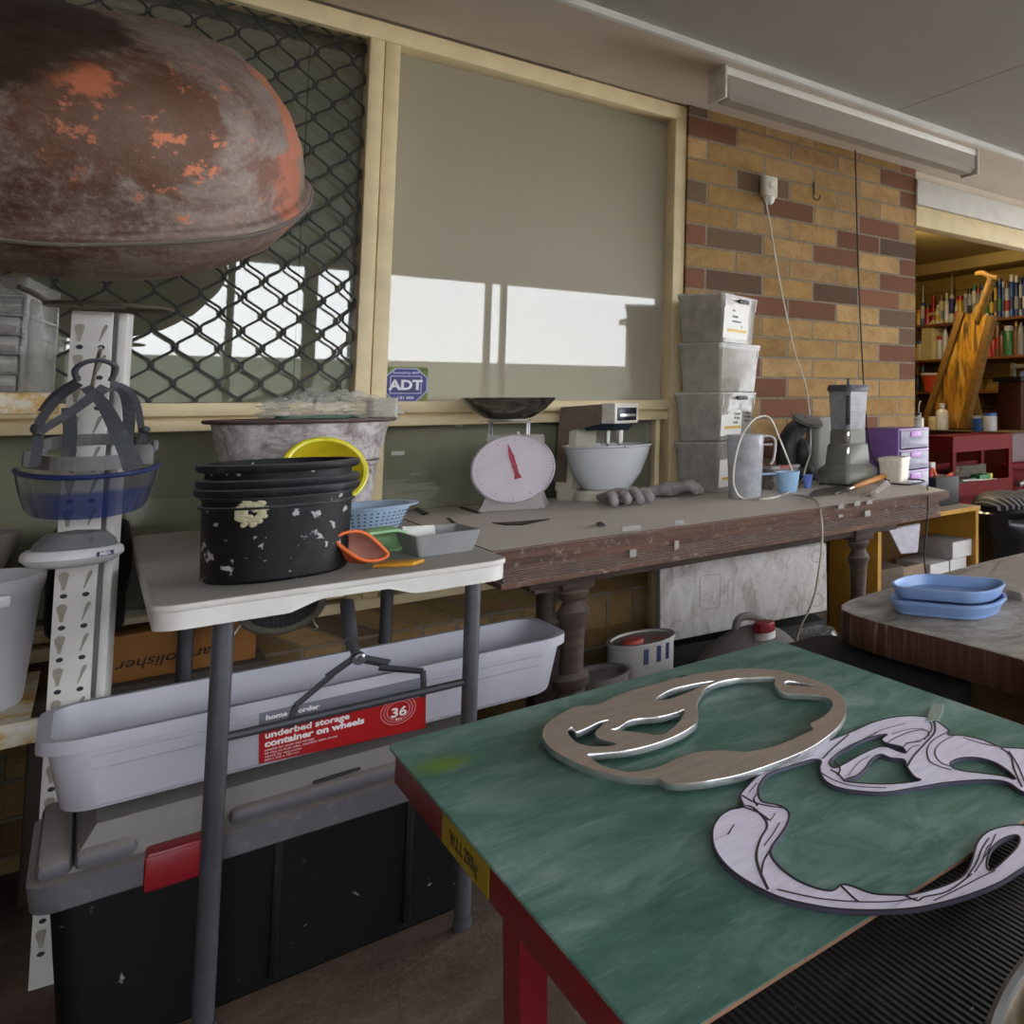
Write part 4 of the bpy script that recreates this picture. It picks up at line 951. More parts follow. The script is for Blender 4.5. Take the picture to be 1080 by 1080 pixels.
# work gloves
def remeshed(mb, vox, sm=6):
    me = bpy.data.meshes.new('t'); mb.bm.to_mesh(me); mb.bm.free(); o = bpy.data.objects.new('t', me); COL.objects.link(o)
    a = o.modifiers.new('r', 'REMESH'); a.mode = 'VOXEL'; a.voxel_size = vox; s_ = o.modifiers.new('s', 'SMOOTH'); s_.iterations = sm; s_.factor = .5
    dg = bpy.context.evaluated_depsgraph_get(); m2 = bpy.data.meshes.new_from_object(o.evaluated_get(dg)); bpy.data.objects.remove(o)
    for v in m2.vertices: v.co += Vector((noise.noise(v.co*60), noise.noise(v.co*60+Vector((9, 0, 0))), noise.noise(v.co*60+Vector((0, 9, 0)))))*.0035
    return m2
M_glove = dusty('#8a8584', '#b5b0ad', .5, .85, scale=40, lo=.2, hi=.95)
def glove(lb, loc, rz, fan, curl, seed):
    random.seed(seed); g = MB(); g.ball((0, .035, .02), (.045, .045, .019), 3).ball((0, .075, .016), (.036, .035, .014), 3)
    for i, (x, ln) in enumerate(((-.042, .044), (-.014, .052), (.014, .050), (.042, .040))):
        a = fan*(i-1.5); d = Vector((math.sin(R(a)), -math.cos(R(a)), 0)); s0 = Vector((x, 0, .022)); up2 = Vector((0, 0, 1))
        g.tube([s0-d*.02, s0+d*ln*.35+up2*.006, s0+d*ln*.8+up2*(.002-curl*.3), s0+d*ln*(1-curl*6)+up2*(-.009)], lambda u: .0122-.001*u, 10, 4)
        g.ball(s0+d*ln*(1-curl*6)+up2*(-.009), .0115, 2)
    g.tube([Vector((.044, .04, .016)), Vector((.062, .02, .014)), Vector((.066, -.004, .012))], lambda u: .0125-.003*u, 10, 4).ball((.066, -.004, .012), .0095, 2)
    o = link('work_glove', remeshed(g, .0028, 2), M_glove, None, 80); o.location = loc; o.scale = (1.2, 1.15, 1.3); o.rotation_euler = (0, 0, R(rz)); return tag(o, lb, 'glove', None)
glove('grey rubber work glove with curled fingers, in front of the mixer bowl', PZ(662, 533, ZB)+Vector((.0, .012, .0005)), 8, 8, .035, 1)
g2 = glove('grey rubber work glove lying twisted towards the clear storage boxes', PZ(724, 523, ZB)+Vector((-.01, .01, .0005)), 62, 12, .01, 4)

# stack of clear storage boxes
M_cb = clearish('#b0aba3', .6, .1); M_cb2 = clearish('#a9a49c', .66, .22)
A = Vector((1.405, 2.772, ZB)); U = Vector((-.086, .17, 0)).normalized(); V = Vector((.17, .086, 0)).normalized()
ang_b = math.degrees(math.atan2(V.y, V.x))
LB = ('bottom clear storage box of the stack at the brick pier, beside the jug', 'second clear storage box from the bottom, handwriting on its label', 'third clear storage box from the bottom, empty with no label', 'topmost clear storage box of the stack, with a printed white label')
zz = ZB+.001
specs = ((.176, 0, 0, 0), (.170, .0, .006, 1), (.172, .004, .004, 2), (.172, .0, .01, 3))
for k, (h, du, dv, sty) in enumerate(specs):
    t = thing('storage_box', LB[k], 'storage box', A+U*du+V*dv+Vector((0, 0, zz-ZB)), ang_b+(0, 2, -3, 3)[k], 'stacked clear storage boxes')
    W_, D_ = .225, .185     # along V (local x), along U (local y)
    m = MB(); m.rbox((0, 0, 0), (W_, D_, h), .014, .0025, draft=.90, bev=.003, rim=.005, rimh=.012)
    m.box((.012, -.001, h-.04), (.018, .003, h-.012)).box((W_-.018, -.001, h-.04), (W_-.012, .003, h-.012))
    m.build('box_body', M_cb, t)
    MB().rbox((-.004, -.004, h+.0005), (W_+.004, D_+.004, h+.008), .014, open_top=False).build('box_lid', clearish('#cfccc8', .55, .2), t)
    mI = MB()
    if k != 2: mI.box((.03, .03, .006), (W_-.03, D_-.03, h*(.5, .62, 0, .72)[k]), .01).build('box_contents', plain(('#6b5a4f', '#857e78', '#888', '#8f8a84')[k], .8, var=.3, scale=25), t)
    if k in (1, 3):
        MB().box((.085, -.014, h-.020), (.15, -.005, h-.005), .004).build('clip_handle', plain('#34343a', .5), t)
    if sty in (0, 1, 3):
        def ff(x, z, e=.0): return Vector((x, .0095*(1-z/h)-.0012-e, z))
        lw, lh = ((.035, .10), (.125, .095), (0, 0), (.155, .14))[sty]
        x0, z0 = .012, .018
        pts = [ff(x0, z0), ff(x0+lw, z0), ff(x0+lw, z0+lh-.014), ff(x0+lw-.008, z0+lh-.003), ff(x0+lw-.018, z0+lh)]
        pts += [ff(x0+lw*.45, z0+lh), ff(x0+lw*.36, z0+lh-.006), ff(x0+lw*.3, z0+lh-.016), ff(x0, z0+lh-.018)]
        if sty == 0: lw = .075; pts = [ff(x0, z0), ff(x0+lw, z0), ff(x0+lw, z0+lh), ff(x0, z0+lh)]
        L_ = MB(); L_.hexa(pts, [p+Vector((0, .0008, 0)) for p in pts]); lo_ = L_.build('box_label', plain('#d9d7d2', .5, var=.03), t)
        Mw = _TM[t.name]; exw = V.copy(); exw.rotate(Matrix.Rotation(R((0, 2, -3, 3)[k]), 3, 'Z')); eyw = Vector((0, 0, 1))
        ys = MB(); q = [ff(x0+.01+lw*.1, z0+.025, .0006), ff(x0+lw-.004, z0+.025, .0006), ff(x0+lw-.004, z0+.035, .0006), ff(x0+.01+lw*.1, z0+.035, .0006)]
        ys.hexa(q, [p+Vector((0, .0005, 0)) for p in q]).build('yellow_band', plain('#c9a63c', .5, var=.03), t)
        P_ = lambda x, z: Mw @ ff(x, z, .0009)
        if sty == 3:
            join_letters('label_print', [('CLEAR', .012, P_(.062, .100), exw, eyw, 'LEFT', .0003), ('STORAGE BOX', .0085, P_(.062, .082), exw, eyw, 'LEFT', .0002), ('13 L', .007, P_(.12, .066), exw, eyw, 'LEFT', 0)], plain('#4b4b50', .6), t)
            join_letters('label_print_red', [('SIZE', .009, P_(.062, .122), exw, eyw, 'LEFT', .0002)], plain('#b05045', .6), t)
        elif sty == 1:
            join_letters('handwriting', [('Cutters', .013, P_(.085, .098), exw, eyw, 'LEFT', .0002), ('& clay', .013, P_(.09, .083), exw, eyw, 'LEFT', .0002), ('tools', .013, P_(.085, .066), exw, eyw, 'LEFT', .0002), ('carving', .011, P_(.155, .100), exw, eyw, 'LEFT', .0002), ('& sanding', .011, P_(.150, .086), exw, eyw, 'LEFT', .0002), ('blocks', .011, P_(.155, .070), exw, eyw, 'LEFT', .0002)], plain('#2d2d33', .6), t)
        else: join_letters('label_print', [('BOX', .012, P_(.055, .10), exw, eyw, 'LEFT', .0002), ('9', .018, P_(.06, .075), exw, eyw, 'LEFT', .0003)], plain('#8d3b38', .6), t)
    zz += h+.0095

# measuring jug
jg = thing('measuring_jug', 'tall clear plastic measuring jug with a handle in front of the storage boxes', 'jug', (1.405, 2.585, ZB+.001), -20)
m = MB(); m.lathe([(0, 0), (.050, 0), (.052, .003), (.060, .212), (.063, .214), (.061, .216), (.058, .212), (.050, .004), (0, .003)], seg=48); m.box((-.068, -.008, .203), (-.055, .008, .215), .004)
m.build('jug_body', clearish('#bdbdc4', .6, .1), jg)
MB().tube([(.056, 0, .205), (.075, 0, .208), (.093, 0, .197), (.097, 0, .17), (.092, 0, .125), (.082, 0, .108)], .006, 10, 5, flat=(1.3, .7)).tube([(.058, 0, .178), (.088, 0, .178)], .004, 8).build('jug_handle', clearish('#cdcbca', .8, .1), jg)
mk = MB()
for k in range(9): 
    for s in range(5): 
        a = R(-112+s*6); r_ = .0522+.008*(k+1)/10; mk.box((r_*math.cos(a)-.002, r_*math.sin(a)-.002, .02+.019*k), (r_*math.cos(a)+.002, r_*math.sin(a)+.001, .0212+.019*k)) if (k % 2 == 0 or s < 3) else None
mk.build('graduation_marks', plain('#5d5a62', .6), jg)

# cups and box behind the jug
cu = thing('blue_cup', 'pale blue measuring cup standing on the bench beside the jug', 'cup', (1.575, 2.60, ZB+.001), 160)
MB().lathe([(0, 0), (.030, 0), (.032, .003), (.042, .074), (.040, .074), (.031, .005), (0, .004)], seg=40).box((.038, -.008, .066), (.09, .008, .073), .002).build('cup_body', plain('#8fb0cf', .4, var=.05), cu)
rb = thing('lidded_box', 'small clear lidded box with a red label behind the blue cup', 'box', (1.635, 2.76, ZB+.001), 5)
MB().rbox((-.062, -.045, 0), (.06, .045, .075), .01, .002, draft=.93).build('box_body', clearish('#9a9590', .6, .2), rb); MB().rbox((-.066, -.049, .0755), (.064, .049, .086), .011, open_top=False).build('box_lid', clearish('#b0aca8', .8, .1), rb)
MB().box((-.03, -.0515, .077), (.025, -.049, .0855), .0003).build('red_label', plain('#a8333a', .5), rb)
b2 = thing('blue_scoop', 'small deep blue scoop cup leaning behind the pale blue cup', 'scoop', (1.69, 2.655, ZB+.001)); MB().lathe([(0, 0), (.012, 0), (.02, .05), (.0185, .05), (.011, .004), (0, .004)], seg=28).build('scoop_body', plain('#5f74b8', .4), b2)

# black appliance (lens of an orbital polisher)
ap = thing('angle_polisher', 'black power polisher standing upright behind the blue cups', 'power tool', (1.760, 2.83, ZB+.001), 0)
M_blk = dusty('#1d1d20', '#5a5957', .5, .5)
m = MB(); m.tube([(-.035, 0, .0), (-.045, 0, .06), (-.05, 0, .13), (-.035, 0, .19), (.0, 0, .225), (.03, 0, .235)], lambda u: .042-.012*abs(u-.35), 16, 6); m.ball((.02, .01, .05), (.055, .05, .05), 3).ball((.0, -.02, .12), (.035, .04, .06), 3); m.build('tool_body', M_blk, ap)
MB().lathe([(0, 0), (.058, 0), (.062, .005), (.055, .014), (0, .018)], (.03, -.015, .243), 36, Matrix.Rotation(R(24), 3, 'X') @ Matrix.Rotation(R(6), 3, 'Y')).build('backing_pad', dusty('#4c4b4c', '#83807d', .7, .6), ap)
MB().cyl((-.03, 0, .255), (-.03, 0, .285), .003).build('spindle_pin', plain('#55504d', .4, .6), ap)

# bar blender
bl = thing('bar_blender', 'dusty grey commercial blender with square jug on the timber bench', 'blender', (1.875, 2.665, ZB+.001), 10)
M45 = Matrix.Rotation(R(-45), 3, 'Z')
M_al = dusty('#77776f', '#8e8c86', .5, .5, .2, scale=26)
def oct_(h, c): return [(h-c, -h), (h, -h+c), (h, h-c), (h-c, h), (-h+c, h), (-h, h-c), (-h, -h+c), (-h+c, -h)]
def loft(mb, secs):
    b = bmesh.new(); rs = [[b.verts.new((x, y, z)) for x, y in oct_(h, c)] for h, c, z in secs]
    for a_, d_ in zip(rs, rs[1:]):
        for i in range(8): b.faces.new((a_[i], a_[(i+1) % 8], d_[(i+1) % 8], d_[i]))
    b.faces.new(rs[0][::-1]); b.faces.new(rs[-1]); bmesh.ops.recalc_face_normals(b, faces=b.faces); bmesh.ops.bevel(b, geom=list(b.edges), offset=.0025, segments=2, affect='EDGES'); mb._add(b)
m = MB(); loft(m, [(.088, .014, .008), (.088, .014, .055), (.080, .014, .066), (.066, .012, .078), (.060, .012, .155), (.056, .012, .160)]); m.build('motor_base', M_al, bl)
fm = MB()
for x in (-1, 1):
    for y in (-1, 1): fm.cyl((x*.068, y*.068, 0), (x*.068, y*.068, .012), .012)
fm.build('rubber_feet', plain('#232223', .7), bl)
m = MB(); loft(m, [(.054, .012, .160), (.053, .012, .215)]); m.build('jug_socket', M_al, bl)
m = MB(); loft(m, [(.050, .010, .205), (.058, .012, .36), (.060, .012, .37)]); m.build('blender_jug', clearish('#7d828a', .78, .12), bl)
m = MB(); loft(m, [(.062, .012, .366), (.064, .013, .376), (.060, .013, .392)]); m.cyl((0, 0, .39), (0, 0, .418), .006); m.build('jug_lid', dusty('#4a4e56', '#7a7d82', .7, .5), bl)
m = MB(); m.box((-.0095, -.0790, .235), (.0095, -.060, .35), .004, rot=M45, piv=(0, 0, 0)); m.build('jug_grip', plain('#20222a', .5), bl)
MB().box((-.006, -.0800, .082), (.006, -.0680, .150), .003, rot=M45, piv=(0, 0, 0)).box((-.006, -.0710, .165), (.006, -.060, .212), .003, rot=M45, piv=(0, 0, 0)).build('polished_edge', plain('#cfcfcc', .15, .9), bl)
for s in (0, 1):
    dt = MB()
    for i in range(3):
        for k in range(9):
            a_ = -.028+.014*i; z_ = .225+.0145*k; w_ = .0506+.008*(z_-.205)/.155
            dt.box(*(((a_-.003, -w_, z_), (a_+.003, -w_+.004, z_+.0025)) if s else ((-w_, a_-.003, z_), (-w_+.004, a_+.003, z_+.0025))))
    dt.build('measure_marks', plain('#43464e', .6), bl)
MB().lathe([(0, 0), (.010, 0), (.011, .008), (.006, .01), (0, .01)], (.0605, .0, .11), 20, Matrix.Rotation(R(90), 3, 'Y')).build('speed_knob', plain('#9c9b97', .4), bl)
pk = MB(); pk.rbox((-.06, -.035, 0), (.06, .035, .26), .03, open_top=False, bev=.01); o = pk.build('grey_housing', dusty('#8b8a84', '#97948d', .5, .5)); o.location = (1.895, 2.89, ZB+.001); o.rotation_euler = (0, 0, R(14)); tag(o, 'tall rounded grey appliance housing standing behind the blender', 'housing')

# trowel, small brush, white tub
tw = thing('plaster_trowel', 'flat steel scraper with a turned wooden handle lying before the blender', 'trowel', PZ(893, 521, ZB)+Vector((0, 0, .0)), 0)
h0, h1 = PZ(900, 514, ZB+.014), PZ(935, 501, ZB+.028)
d = (h1-h0); MB().tube([h0, h0+d*.15, h0+d*.5, h0+d*.85, h1], lambda u: .0085+.0035*math.sin(u*PI), 14, 4).build('wooden_handle', wood_mat('handle_wood', '#8a5a26', '#a9712f', '#b98440', '#7a6a58', .2), tw, 60, True)
MB().cyl(h0-d*.12, h0+d*.02, .0065).build('ferrule', plain('#cfcfcd', .2, .9), tw, world=True)
b0 = [PZ(*p, ZB+.004) for p in ((887, 511.5), (895, 517), (851, 526), (858, 517.5))]
m = MB(); m.hexa(b0, [p+Vector((0, 0, .002)) for p in b0]); m.tube([h0-d*.1, PZ(893, 516, ZB+.007), PZ(880, 521, ZB+.006)], .003, 8); m.build('blade', plain('#6b6a68', .4, .7), tw, world=True)
sc = MB(); s0, s1 = PZ(921, 520, ZB+.014), PZ(934, 511, ZB+.016); sc.tube([s0, s0.lerp(s1, .5), s1], lambda u: .011+.006*u, 14); sc.tube([PZ(908, 523, ZB+.004), s0], .003, 8)
tag(sc.build('round_brush', clearish('#b5aaa8', .8, .15)), 'small round greyish brush head lying beside the wooden trowel handle', 'brush')
wt = thing('white_tub', 'small square cream plastic tub behind the trowel handle', 'tub', (2.035, 2.575, ZB+.001), 30)
MB().rbox((-.05, -.05, 0), (.05, .05, .085), .012, .003, draft=.88, bev=.003).build('tub_body', plain('#d2cbbb', .45), wt); MB().rbox((-.053, -.053, .0855), (.053, .053, .098), .013, open_top=False, bev=.002).build('tub_lid', plain('#d6d0c0', .45), wt)

# cords
def cord(name, lb, pts, r, mat, cat='cord', k=6): return tag(MB().tube(pts, r, 8, k).build(name, mat, None, 60), lb, cat)
M_wc = plain('#cdc9bd', .5); M_bc = plain('#1b1a1b', .6)
oz = ZB+.005
pt0 = PY(808, 213, 3.035)
cord('white_flex', 'thin white flex dropping from the wall plug, looping over the jug to the bench edge', [pt0, PY(812, 235, 3.045), PY(823, 300, 3.05), PY(838, 370, 3.03), PY(851, 412, 2.96), PY(855, 470, 2.80), PY(850, 492, 2.74), PY(846, 506, 2.70), PZ(841, 512, oz), PZ(830, 520, oz), PZ(810, 526, oz), PZ(785, 526, oz), PY(775, 515, 2.50), PY(774, 495, 2.49), PY(780, 466, 2.49), PY(790, 448, 2.50), PY(800, 440, 2.53), PY(812, 441, 2.54), PY(822, 462, 2.55), PY(830, 482, 2.58), PY(836, 497, 2.60)], .0030, M_wc)
cord('grey_flex', 'pale flex hanging over the reeded bench edge down beside the white foam box', [PZ(800, 527, oz), PZ(830, 522, oz), PZ(850, 524, oz), PZ(862, 530, oz+.001), PY(866, 545, 2.120), PY(867, 570, 2.122), PY(864, 600, 2.14), PY(857, 635, 2.16), PY(843, 664, 2.18), PY(838, 690, 2.2)], .0034, plain('#a59e8d', .5))
cord('black_flex', 'black cord hanging from the soffit in front of the brick pier down to the bench', [Vector((*PY(902, 150, 3.03).xy, 2.238)), PY(903, 200, 3.03), PY(905, 280, 3.02), PY(908, 350, 2.98), PY(912, 420, 2.9), PY(917, 470, 2.78), PY(927, 493, 2.68), PY(935, 506, 2.55), PZ(950, 505, oz), PZ(975, 507, oz+.002), PZ(960, 511, oz), PZ(940, 510, oz)], .0034, M_bc)
cord('thin_flex', 'thin black cord hanging from the bench end down past the orange bookcase', [PZ(978, 512, oz), PY(979, 528, 2.13), PY(977, 560, 2.14), PY(975, 590, 2.15), PY(978, 615, 2.16), PY(981, 640, 2.17)], .003, M_bc)
# wall plug and hook
wp_ = thing('power_point', 'white weatherproof power point with a plug on the brick pier', 'power point', PY(808, 199, YB))
MB().rbox((-.033, -.044, -.045), (.033, 0, .045), .016, open_top=False, bev=.008).build('socket_cover', plain('#cfc7b4', .4), wp_)
MB().box((-.010, -.050, -.004), (.012, -.043, .022), .002).build('socket_switch', plain('#d8d3c4', .35), wp_)
MB().lathe([(0, -.02), (.011, -.02), (.021, -.006), (.023, .012), (0, .012)], (0, -.026, -.052), 24).build('plug', plain('#d6d4cf', .4), wp_)
MB().tube([PY(858, 190, YB)+Vector((0, .002, 0)), PY(858, 203, YB)+Vector((0, -.004, 0)), PY(856, 209, YB)+Vector((0, -.014, 0)), PY(860, 212, YB)+Vector((0, -.022, .0)), PY(862, 207, YB)+Vector((0, -.022, 0))], .003, 8, 4)
hk_ = MB().tube([PY(858, 192, YB)+Vector((0, -.003, 0)), PY(858, 203, YB)+Vector((0, -.006, 0)), PY(856, 209, YB)+Vector((0, -.014, 0)), PY(860, 212, YB)+Vector((0, -.022, .0)), PY(862, 207, YB)+Vector((0, -.022, 0))], .003, 8, 4)
tag(hk_.build('wall_hook', plain('#332b26', .5)), 'small dark hook screwed into the brick pier', 'hook')

# fluorescent batten on the soffit
lf = thing('batten_light', 'long white fluorescent batten light under the soffit above the brick pier', 'light', (1.925, 2.66, 2.245))
MB().box((-.605, -.055, -.030), (.605, .055, 0), .003).build('housing', plain('#eeebe5', .4, var=.03), lf)
MB().rbox((-.6, -.058, -.112), (.6, .052, -.031), .02, open_top=False, bev=.02).build('diffuser', plain('#a0978c', .35, var=.05, scale=4), lf)
for s in (-1, 1): MB().box((s*.606-.004, -.064, -.116), (s*.606+.004, .058, 0), .002).build('end_cap', plain('#d3d0c9', .4), lf)
# house alarm sticker on the glass
st = thing('alarm_sticker', 'blue octagonal security alarm sticker on the window glass', 'sticker', (.602, YW-.005, 1.136))
def plate(name, pts, y0, mat): return MB().prism(pts, 0, .0006, MX @ Matrix.Translation((0, 0, -y0))).build(name, mat, st)
plate('sticker_backing', rrect(-.054, -.055, .054, .055, .01), -.0004, plain('#6f7f2c', .5, var=.15))
oc_ = [(-.053, .022), (-.026, .051), (.026, .051), (.053, .022), (.053, -.022), (.026, -.055), (-.026, -.055), (-.053, -.022)]
plate('octagon_border', oc_, -.0012, plain('#a9a9cf', .5)); plate('octagon', [(x*.93, y*.93) for x, y in oc_], -.0020, plain('#23277f', .4))
plate('logo_frame', [(-.038, -.029), (.038, -.029), (.038, .027), (-.038, .027)], -.0026, plain('#b5b8de', .5)); plate('logo_field', [(-.0355, -.0265), (.0355, -.0265), (.0355, .0245), (-.0355, .0245)], -.0031, plain('#20236e', .4))
O = st.location
letters('alarm_lettering', 'ADT', .042, plain('#e4e6f2', .5), O+Vector((0, -.0042, -.003)), (1, 0, 0), (0, 0, 1), st, bold=.0016, xs=.93)
join_letters('alarm_number', [('131 005', .0125, O+Vector((0, -.0034, -.042)), (1, 0, 0), (0, 0, 1), 'CENTER', .0004), ('Secured by ADT', .0095, O+Vector((0, -.0034, .036)), (1, 0, 0), (0, 0, 1), 'CENTER', .0002)], plain('#c9cceb', .5), st)
join_letters('warning_lettering', [('W', .013, O+Vector((-.045, -.0012, .046)), (1, 0, 0), (0, 0, 1), 'CENTER', .0003), ('NG', .011, O+Vector((.044, -.0012, .046)), (1, 0, 0), (0, 0, 1), 'CENTER', .0003)], plain('#2d330f', .5), st)
for k, (px, py, w_, h_) in enumerate(((420, 478, .030, .012), (485, 448, .02, .012))):
    v = PY(px, py, 3.155)
    o = MB().box((v.x-w_/2, 3.1575, v.z-h_/2), (v.x+w_/2, 3.1590, v.z+h_/2)).build('paper_tape', plain('#c9c6bb', .6)); tag(o, ('strip of white tape stuck on the lower pane beside the plaster tub', 'scrap of white tape on the rail to one side of the scale pan')[k], 'tape')
# ================================================================== GREEN WORK TABLE
ZG = .66
gt = thing('work_table', 'red steel framed work table carrying the green board and black ribbed mat', 'table', (.5, .84, 0))
GX0, GX1, GY0, GY1 = .243, .757, .39, 1.277
M_red = plain('#6d1018', .4, var=.1)
zt_ = ZG-.0048
m = MB(); ah = .042
for a_, b_ in (((GX0+.004, GY0, zt_-ah), (GX0+.010, GY1-.003, zt_-.003)), ((GX1-.01, GY0, zt_-ah), (GX1-.004, GY1-.003, zt_-.003)), ((GX0+.004, GY1-.012, zt_-ah), (GX1-.004, GY1-.006, zt_-.003)), ((GX0+.004, GY0, zt_-ah), (GX1-.004, GY0+.006, zt_-.003))): m.box(a_, b_, .002)
m.box((GX0+.004, GY0, zt_-.006), (GX1-.004, GY1-.003, zt_-.003), .001)
m.build('steel_frame', M_red, gt, 30, True)
for x0, x1, y0, y1 in ((.262, .285, .862, .862), (.738, .70, .862, .862), (.262, .30, .5, .5), (.738, .70, .5, .5)):
    l = MB(); s = 1 if x1 > x0 else -1; b0, b1 = Vector((x1, y1, 0)), Vector((x0, y0, zt_-.008))
    w1, w0 = .024, .014
    l.hexa([(b0.x-.013, b0.y-w0, 0), (b0.x+.013, b0.y-w0, 0), (b0.x+.013, b0.y+w0, 0), (b0.x-.013, b0.y+w0, 0)], [(b1.x-.010, b1.y-w1, b1.z), (b1.x+.010, b1.y-w1, b1.z), (b1.x+.010, b1.y+w1, b1.z), (b1.x-.010, b1.y+w1, b1.z)])
    l.build('leg', M_red, gt, 30, True)
for y in (.862, .5): MB().cyl((.283, y, .12), (.702, y, .12), .010).build('stretcher', M_red, gt, 40, True)
ya, yb_ = PX(468, 868, GX0+.004).y, PX(516, 950, GX0+.004).y
lz0, lz1 = zt_-ah+.004, zt_-.008
x_ = GX0+.0035
m = MB(); m.box((x_-.0008, yb_, lz0), (x_, ya, lz1)); m.build('yellow_plate', plain('#8f7a10', .5, var=.1), gt, 30, True)
letters('plate_lettering', 'W.L.L 250kg', .018, plain('#3d3208', .6), (x_-.0014, (ya+yb_)/2, (lz0+lz1)/2), (0, -1, 0), (0, 0, 1), gt, bold=.0003)
# ribbed mat and green board
def mat_mat():
    t = NT('ribbed_mat'); sp = t.n('ShaderNodeSeparateXYZ'); t.l(t.coord(), sp.inputs[0]); w = t.math('SINE', t.math('MULTIPLY', sp.outputs[0], 2*PI/.0048))
    n = t.noise(t.coord(), 18, 8, .7); n2 = t.noise(t.coord(), 110, 3); 
    c = t.ramp(n, [(.35, '#151413'), (.55, '#1f1d1c'), (.72, '#3d3935')]); c = t.mix(t.ramp(w, [(.2, (.5,)*3+(1,)), (.7, (0,)*3+(1,))]), c, '#121112')
    c = t.mix(t.ramp(n2, [(.70, (0,)*3+(1,)), (.76, (1,)*3+(1,))]), c, '#77726a')
    t.bump(w, .35, .002); return t.fin(c, .7, spec=.2)
o = MB().box((GX0, GY0, zt_-.0025), (GX1, GY1, zt_+.0005), .001).build('ribbed_mat', mat_mat()); tag(o, 'black ribbed rubber mat covering the red work table', 'mat')
SY0, SY1 = PZ(750, 1074, ZG).y, PZ(1080, 861.6, ZG).y
def green_mat():
    t = NT('green_board'); v = t.coord(); n = t.noise(t.coord((1, 1.2, 1), (0, 0, .5)), 10, 9, .7, .6); n2 = t.noise(v, 3.2, 5, .6); n3 = t.noise(t.coord((1, 5, 1), (0, 0, .25)), 22, 6, .7); n4 = t.noise(v, 150, 2)
    c = t.ramp(n, [(.3, '#386054'), (.45, '#547c70'), (.58, '#73938b'), (.72, '#95aaa5')])
    c = t.mix(t.math('MULTIPLY', t.ramp(n2, [(.42, (0,)*3+(1,)), (.66, (1,)*3+(1,))]), .5), c, '#2b5a49')
    c = t.mix(t.math('MULTIPLY', t.ramp(n3, [(.55, (0,)*3+(1,)), (.72, (1,)*3+(1,))]), .5), c, '#93a7a2')
    c = t.mix(t.ramp(n4, [(.74, (0,)*3+(1,)), (.78, (1,)*3+(1,))]), c, '#9db0aa')
    def spot(px, py, r, col, amt):
        p = PZ(px, py, ZG); d = t.n('ShaderNodeVectorMath'); d.operation = 'DISTANCE'; t.l(v, d.inputs[0]); d.inputs[1].default_value = p
        dd = t.math('ADD', d.outputs['Value'], t.math('MULTIPLY', t.math('SUBTRACT', n3, .5), .05)); mr = t.n('ShaderNodeMapRange'); mr.inputs[1].default_value = r; mr.inputs[2].default_value = r*.3; t.l(dd, mr.inputs[0])
        return t.mix(t.math('MULTIPLY', mr.outputs[0], amt), c, col)
    c = spot(462, 806, .030, '#5d7d22', .85); c = spot(474, 808, .022, '#668a22', .7)
    t.bump(n3, .12, .002); return t.fin(c, .5, spec=.35)
gp = rrect(GX0-.002, (SY0+SY1)/2, GX1+.002, GY1+.002, .012)
o = link('green_board', outline_mesh([gp], zt_+.001, ZG, .0008, 0), green_mat(), None, 40); tag(o, 'scuffed green painted board lying on the black ribbed mat', 'board')
o2 = MB().box((GX0, (SY0+SY1)/2-.0012, zt_+.0012), (GX1, (SY0+SY1)/2-.0001, ZG-.0006)).build('board_edge', plain('#8e6a55', .6), o, 0)

# curved steel cut-out
def loopZ(l, z): return [PZ(x, y, z).xy for x, y in l]
zs1 = ZG+.0125
OUT = [(572.5, 773), (578, 762), (593, 752), (608, 745), (632, 742.5), (647, 735), (667, 728), (687, 722.5), (710, 716), (740, 710), (770, 706), (798, 705), (823, 707.5), (845, 712.5), (865, 719), (880, 727), (890, 737), (892.5, 747), (890, 757), (882, 768), (870, 778), (853, 789), (828, 800), (803, 809), (778, 817), (753, 822), (740, 824), (720, 826), (705, 825.5), (697, 821.5), (690, 820), (660, 819), (640, 815), (618, 808), (598, 799), (583, 790), (575, 781)]
H1 = [(620, 795), (640, 793), (660, 791), (680, 787), (702, 780), (720, 772), (733, 763), (736, 755), (735, 740), (740, 731), (745, 725), (758, 719), (778, 715), (800, 714), (817, 714), (817.5, 721), (822, 727.5), (830, 731), (853, 731.7), (870, 734), (878, 740), (877.5, 747), (872, 753), (865, 758), (855, 763), (858, 769), (850, 773), (828, 783), (810, 789), (787, 793), (775, 792), (757, 791.5), (737, 793), (717, 799), (702, 806), (687, 811), (663, 814), (647, 811), (632, 806), (623, 799)]
H2 = [(643, 769), (652, 767), (663, 760), (677, 757), (697, 755), (713, 751), (723, 747.5), (720, 755), (712, 766), (697, 775), (677, 773), (660, 771)]
H3 = [(598, 771), (603, 766), (608, 771), (620, 767), (632, 761), (643, 759), (633, 767), (628, 772.5), (633, 778), (651, 784), (640, 787), (623, 787), (610, 784), (602, 778)]
H4 = [(691, 737.5), (698, 732), (710, 726), (727, 722), (740, 719.5), (757, 717.5), (742, 723), (730, 728), (710, 736), (697, 738)]
H5 = [(827, 720), (832, 717.5), (842, 719), (857, 722), (867, 724), (853, 724), (837, 723), (829, 722)]
t = NT('brushed_steel'); n_ = t.noise(t.coord((1, 3, 1)), 30, 6, .6); n2_ = t.noise(t.coord(), 5, 5, .6)
M_steel = t.fin(t.mix(t.math('MULTIPLY', n2_, .5), t.ramp(n_, [(.3, '#9c8d80'), (.7, '#b1a396')]), '#8d7d70'), .42, .12)
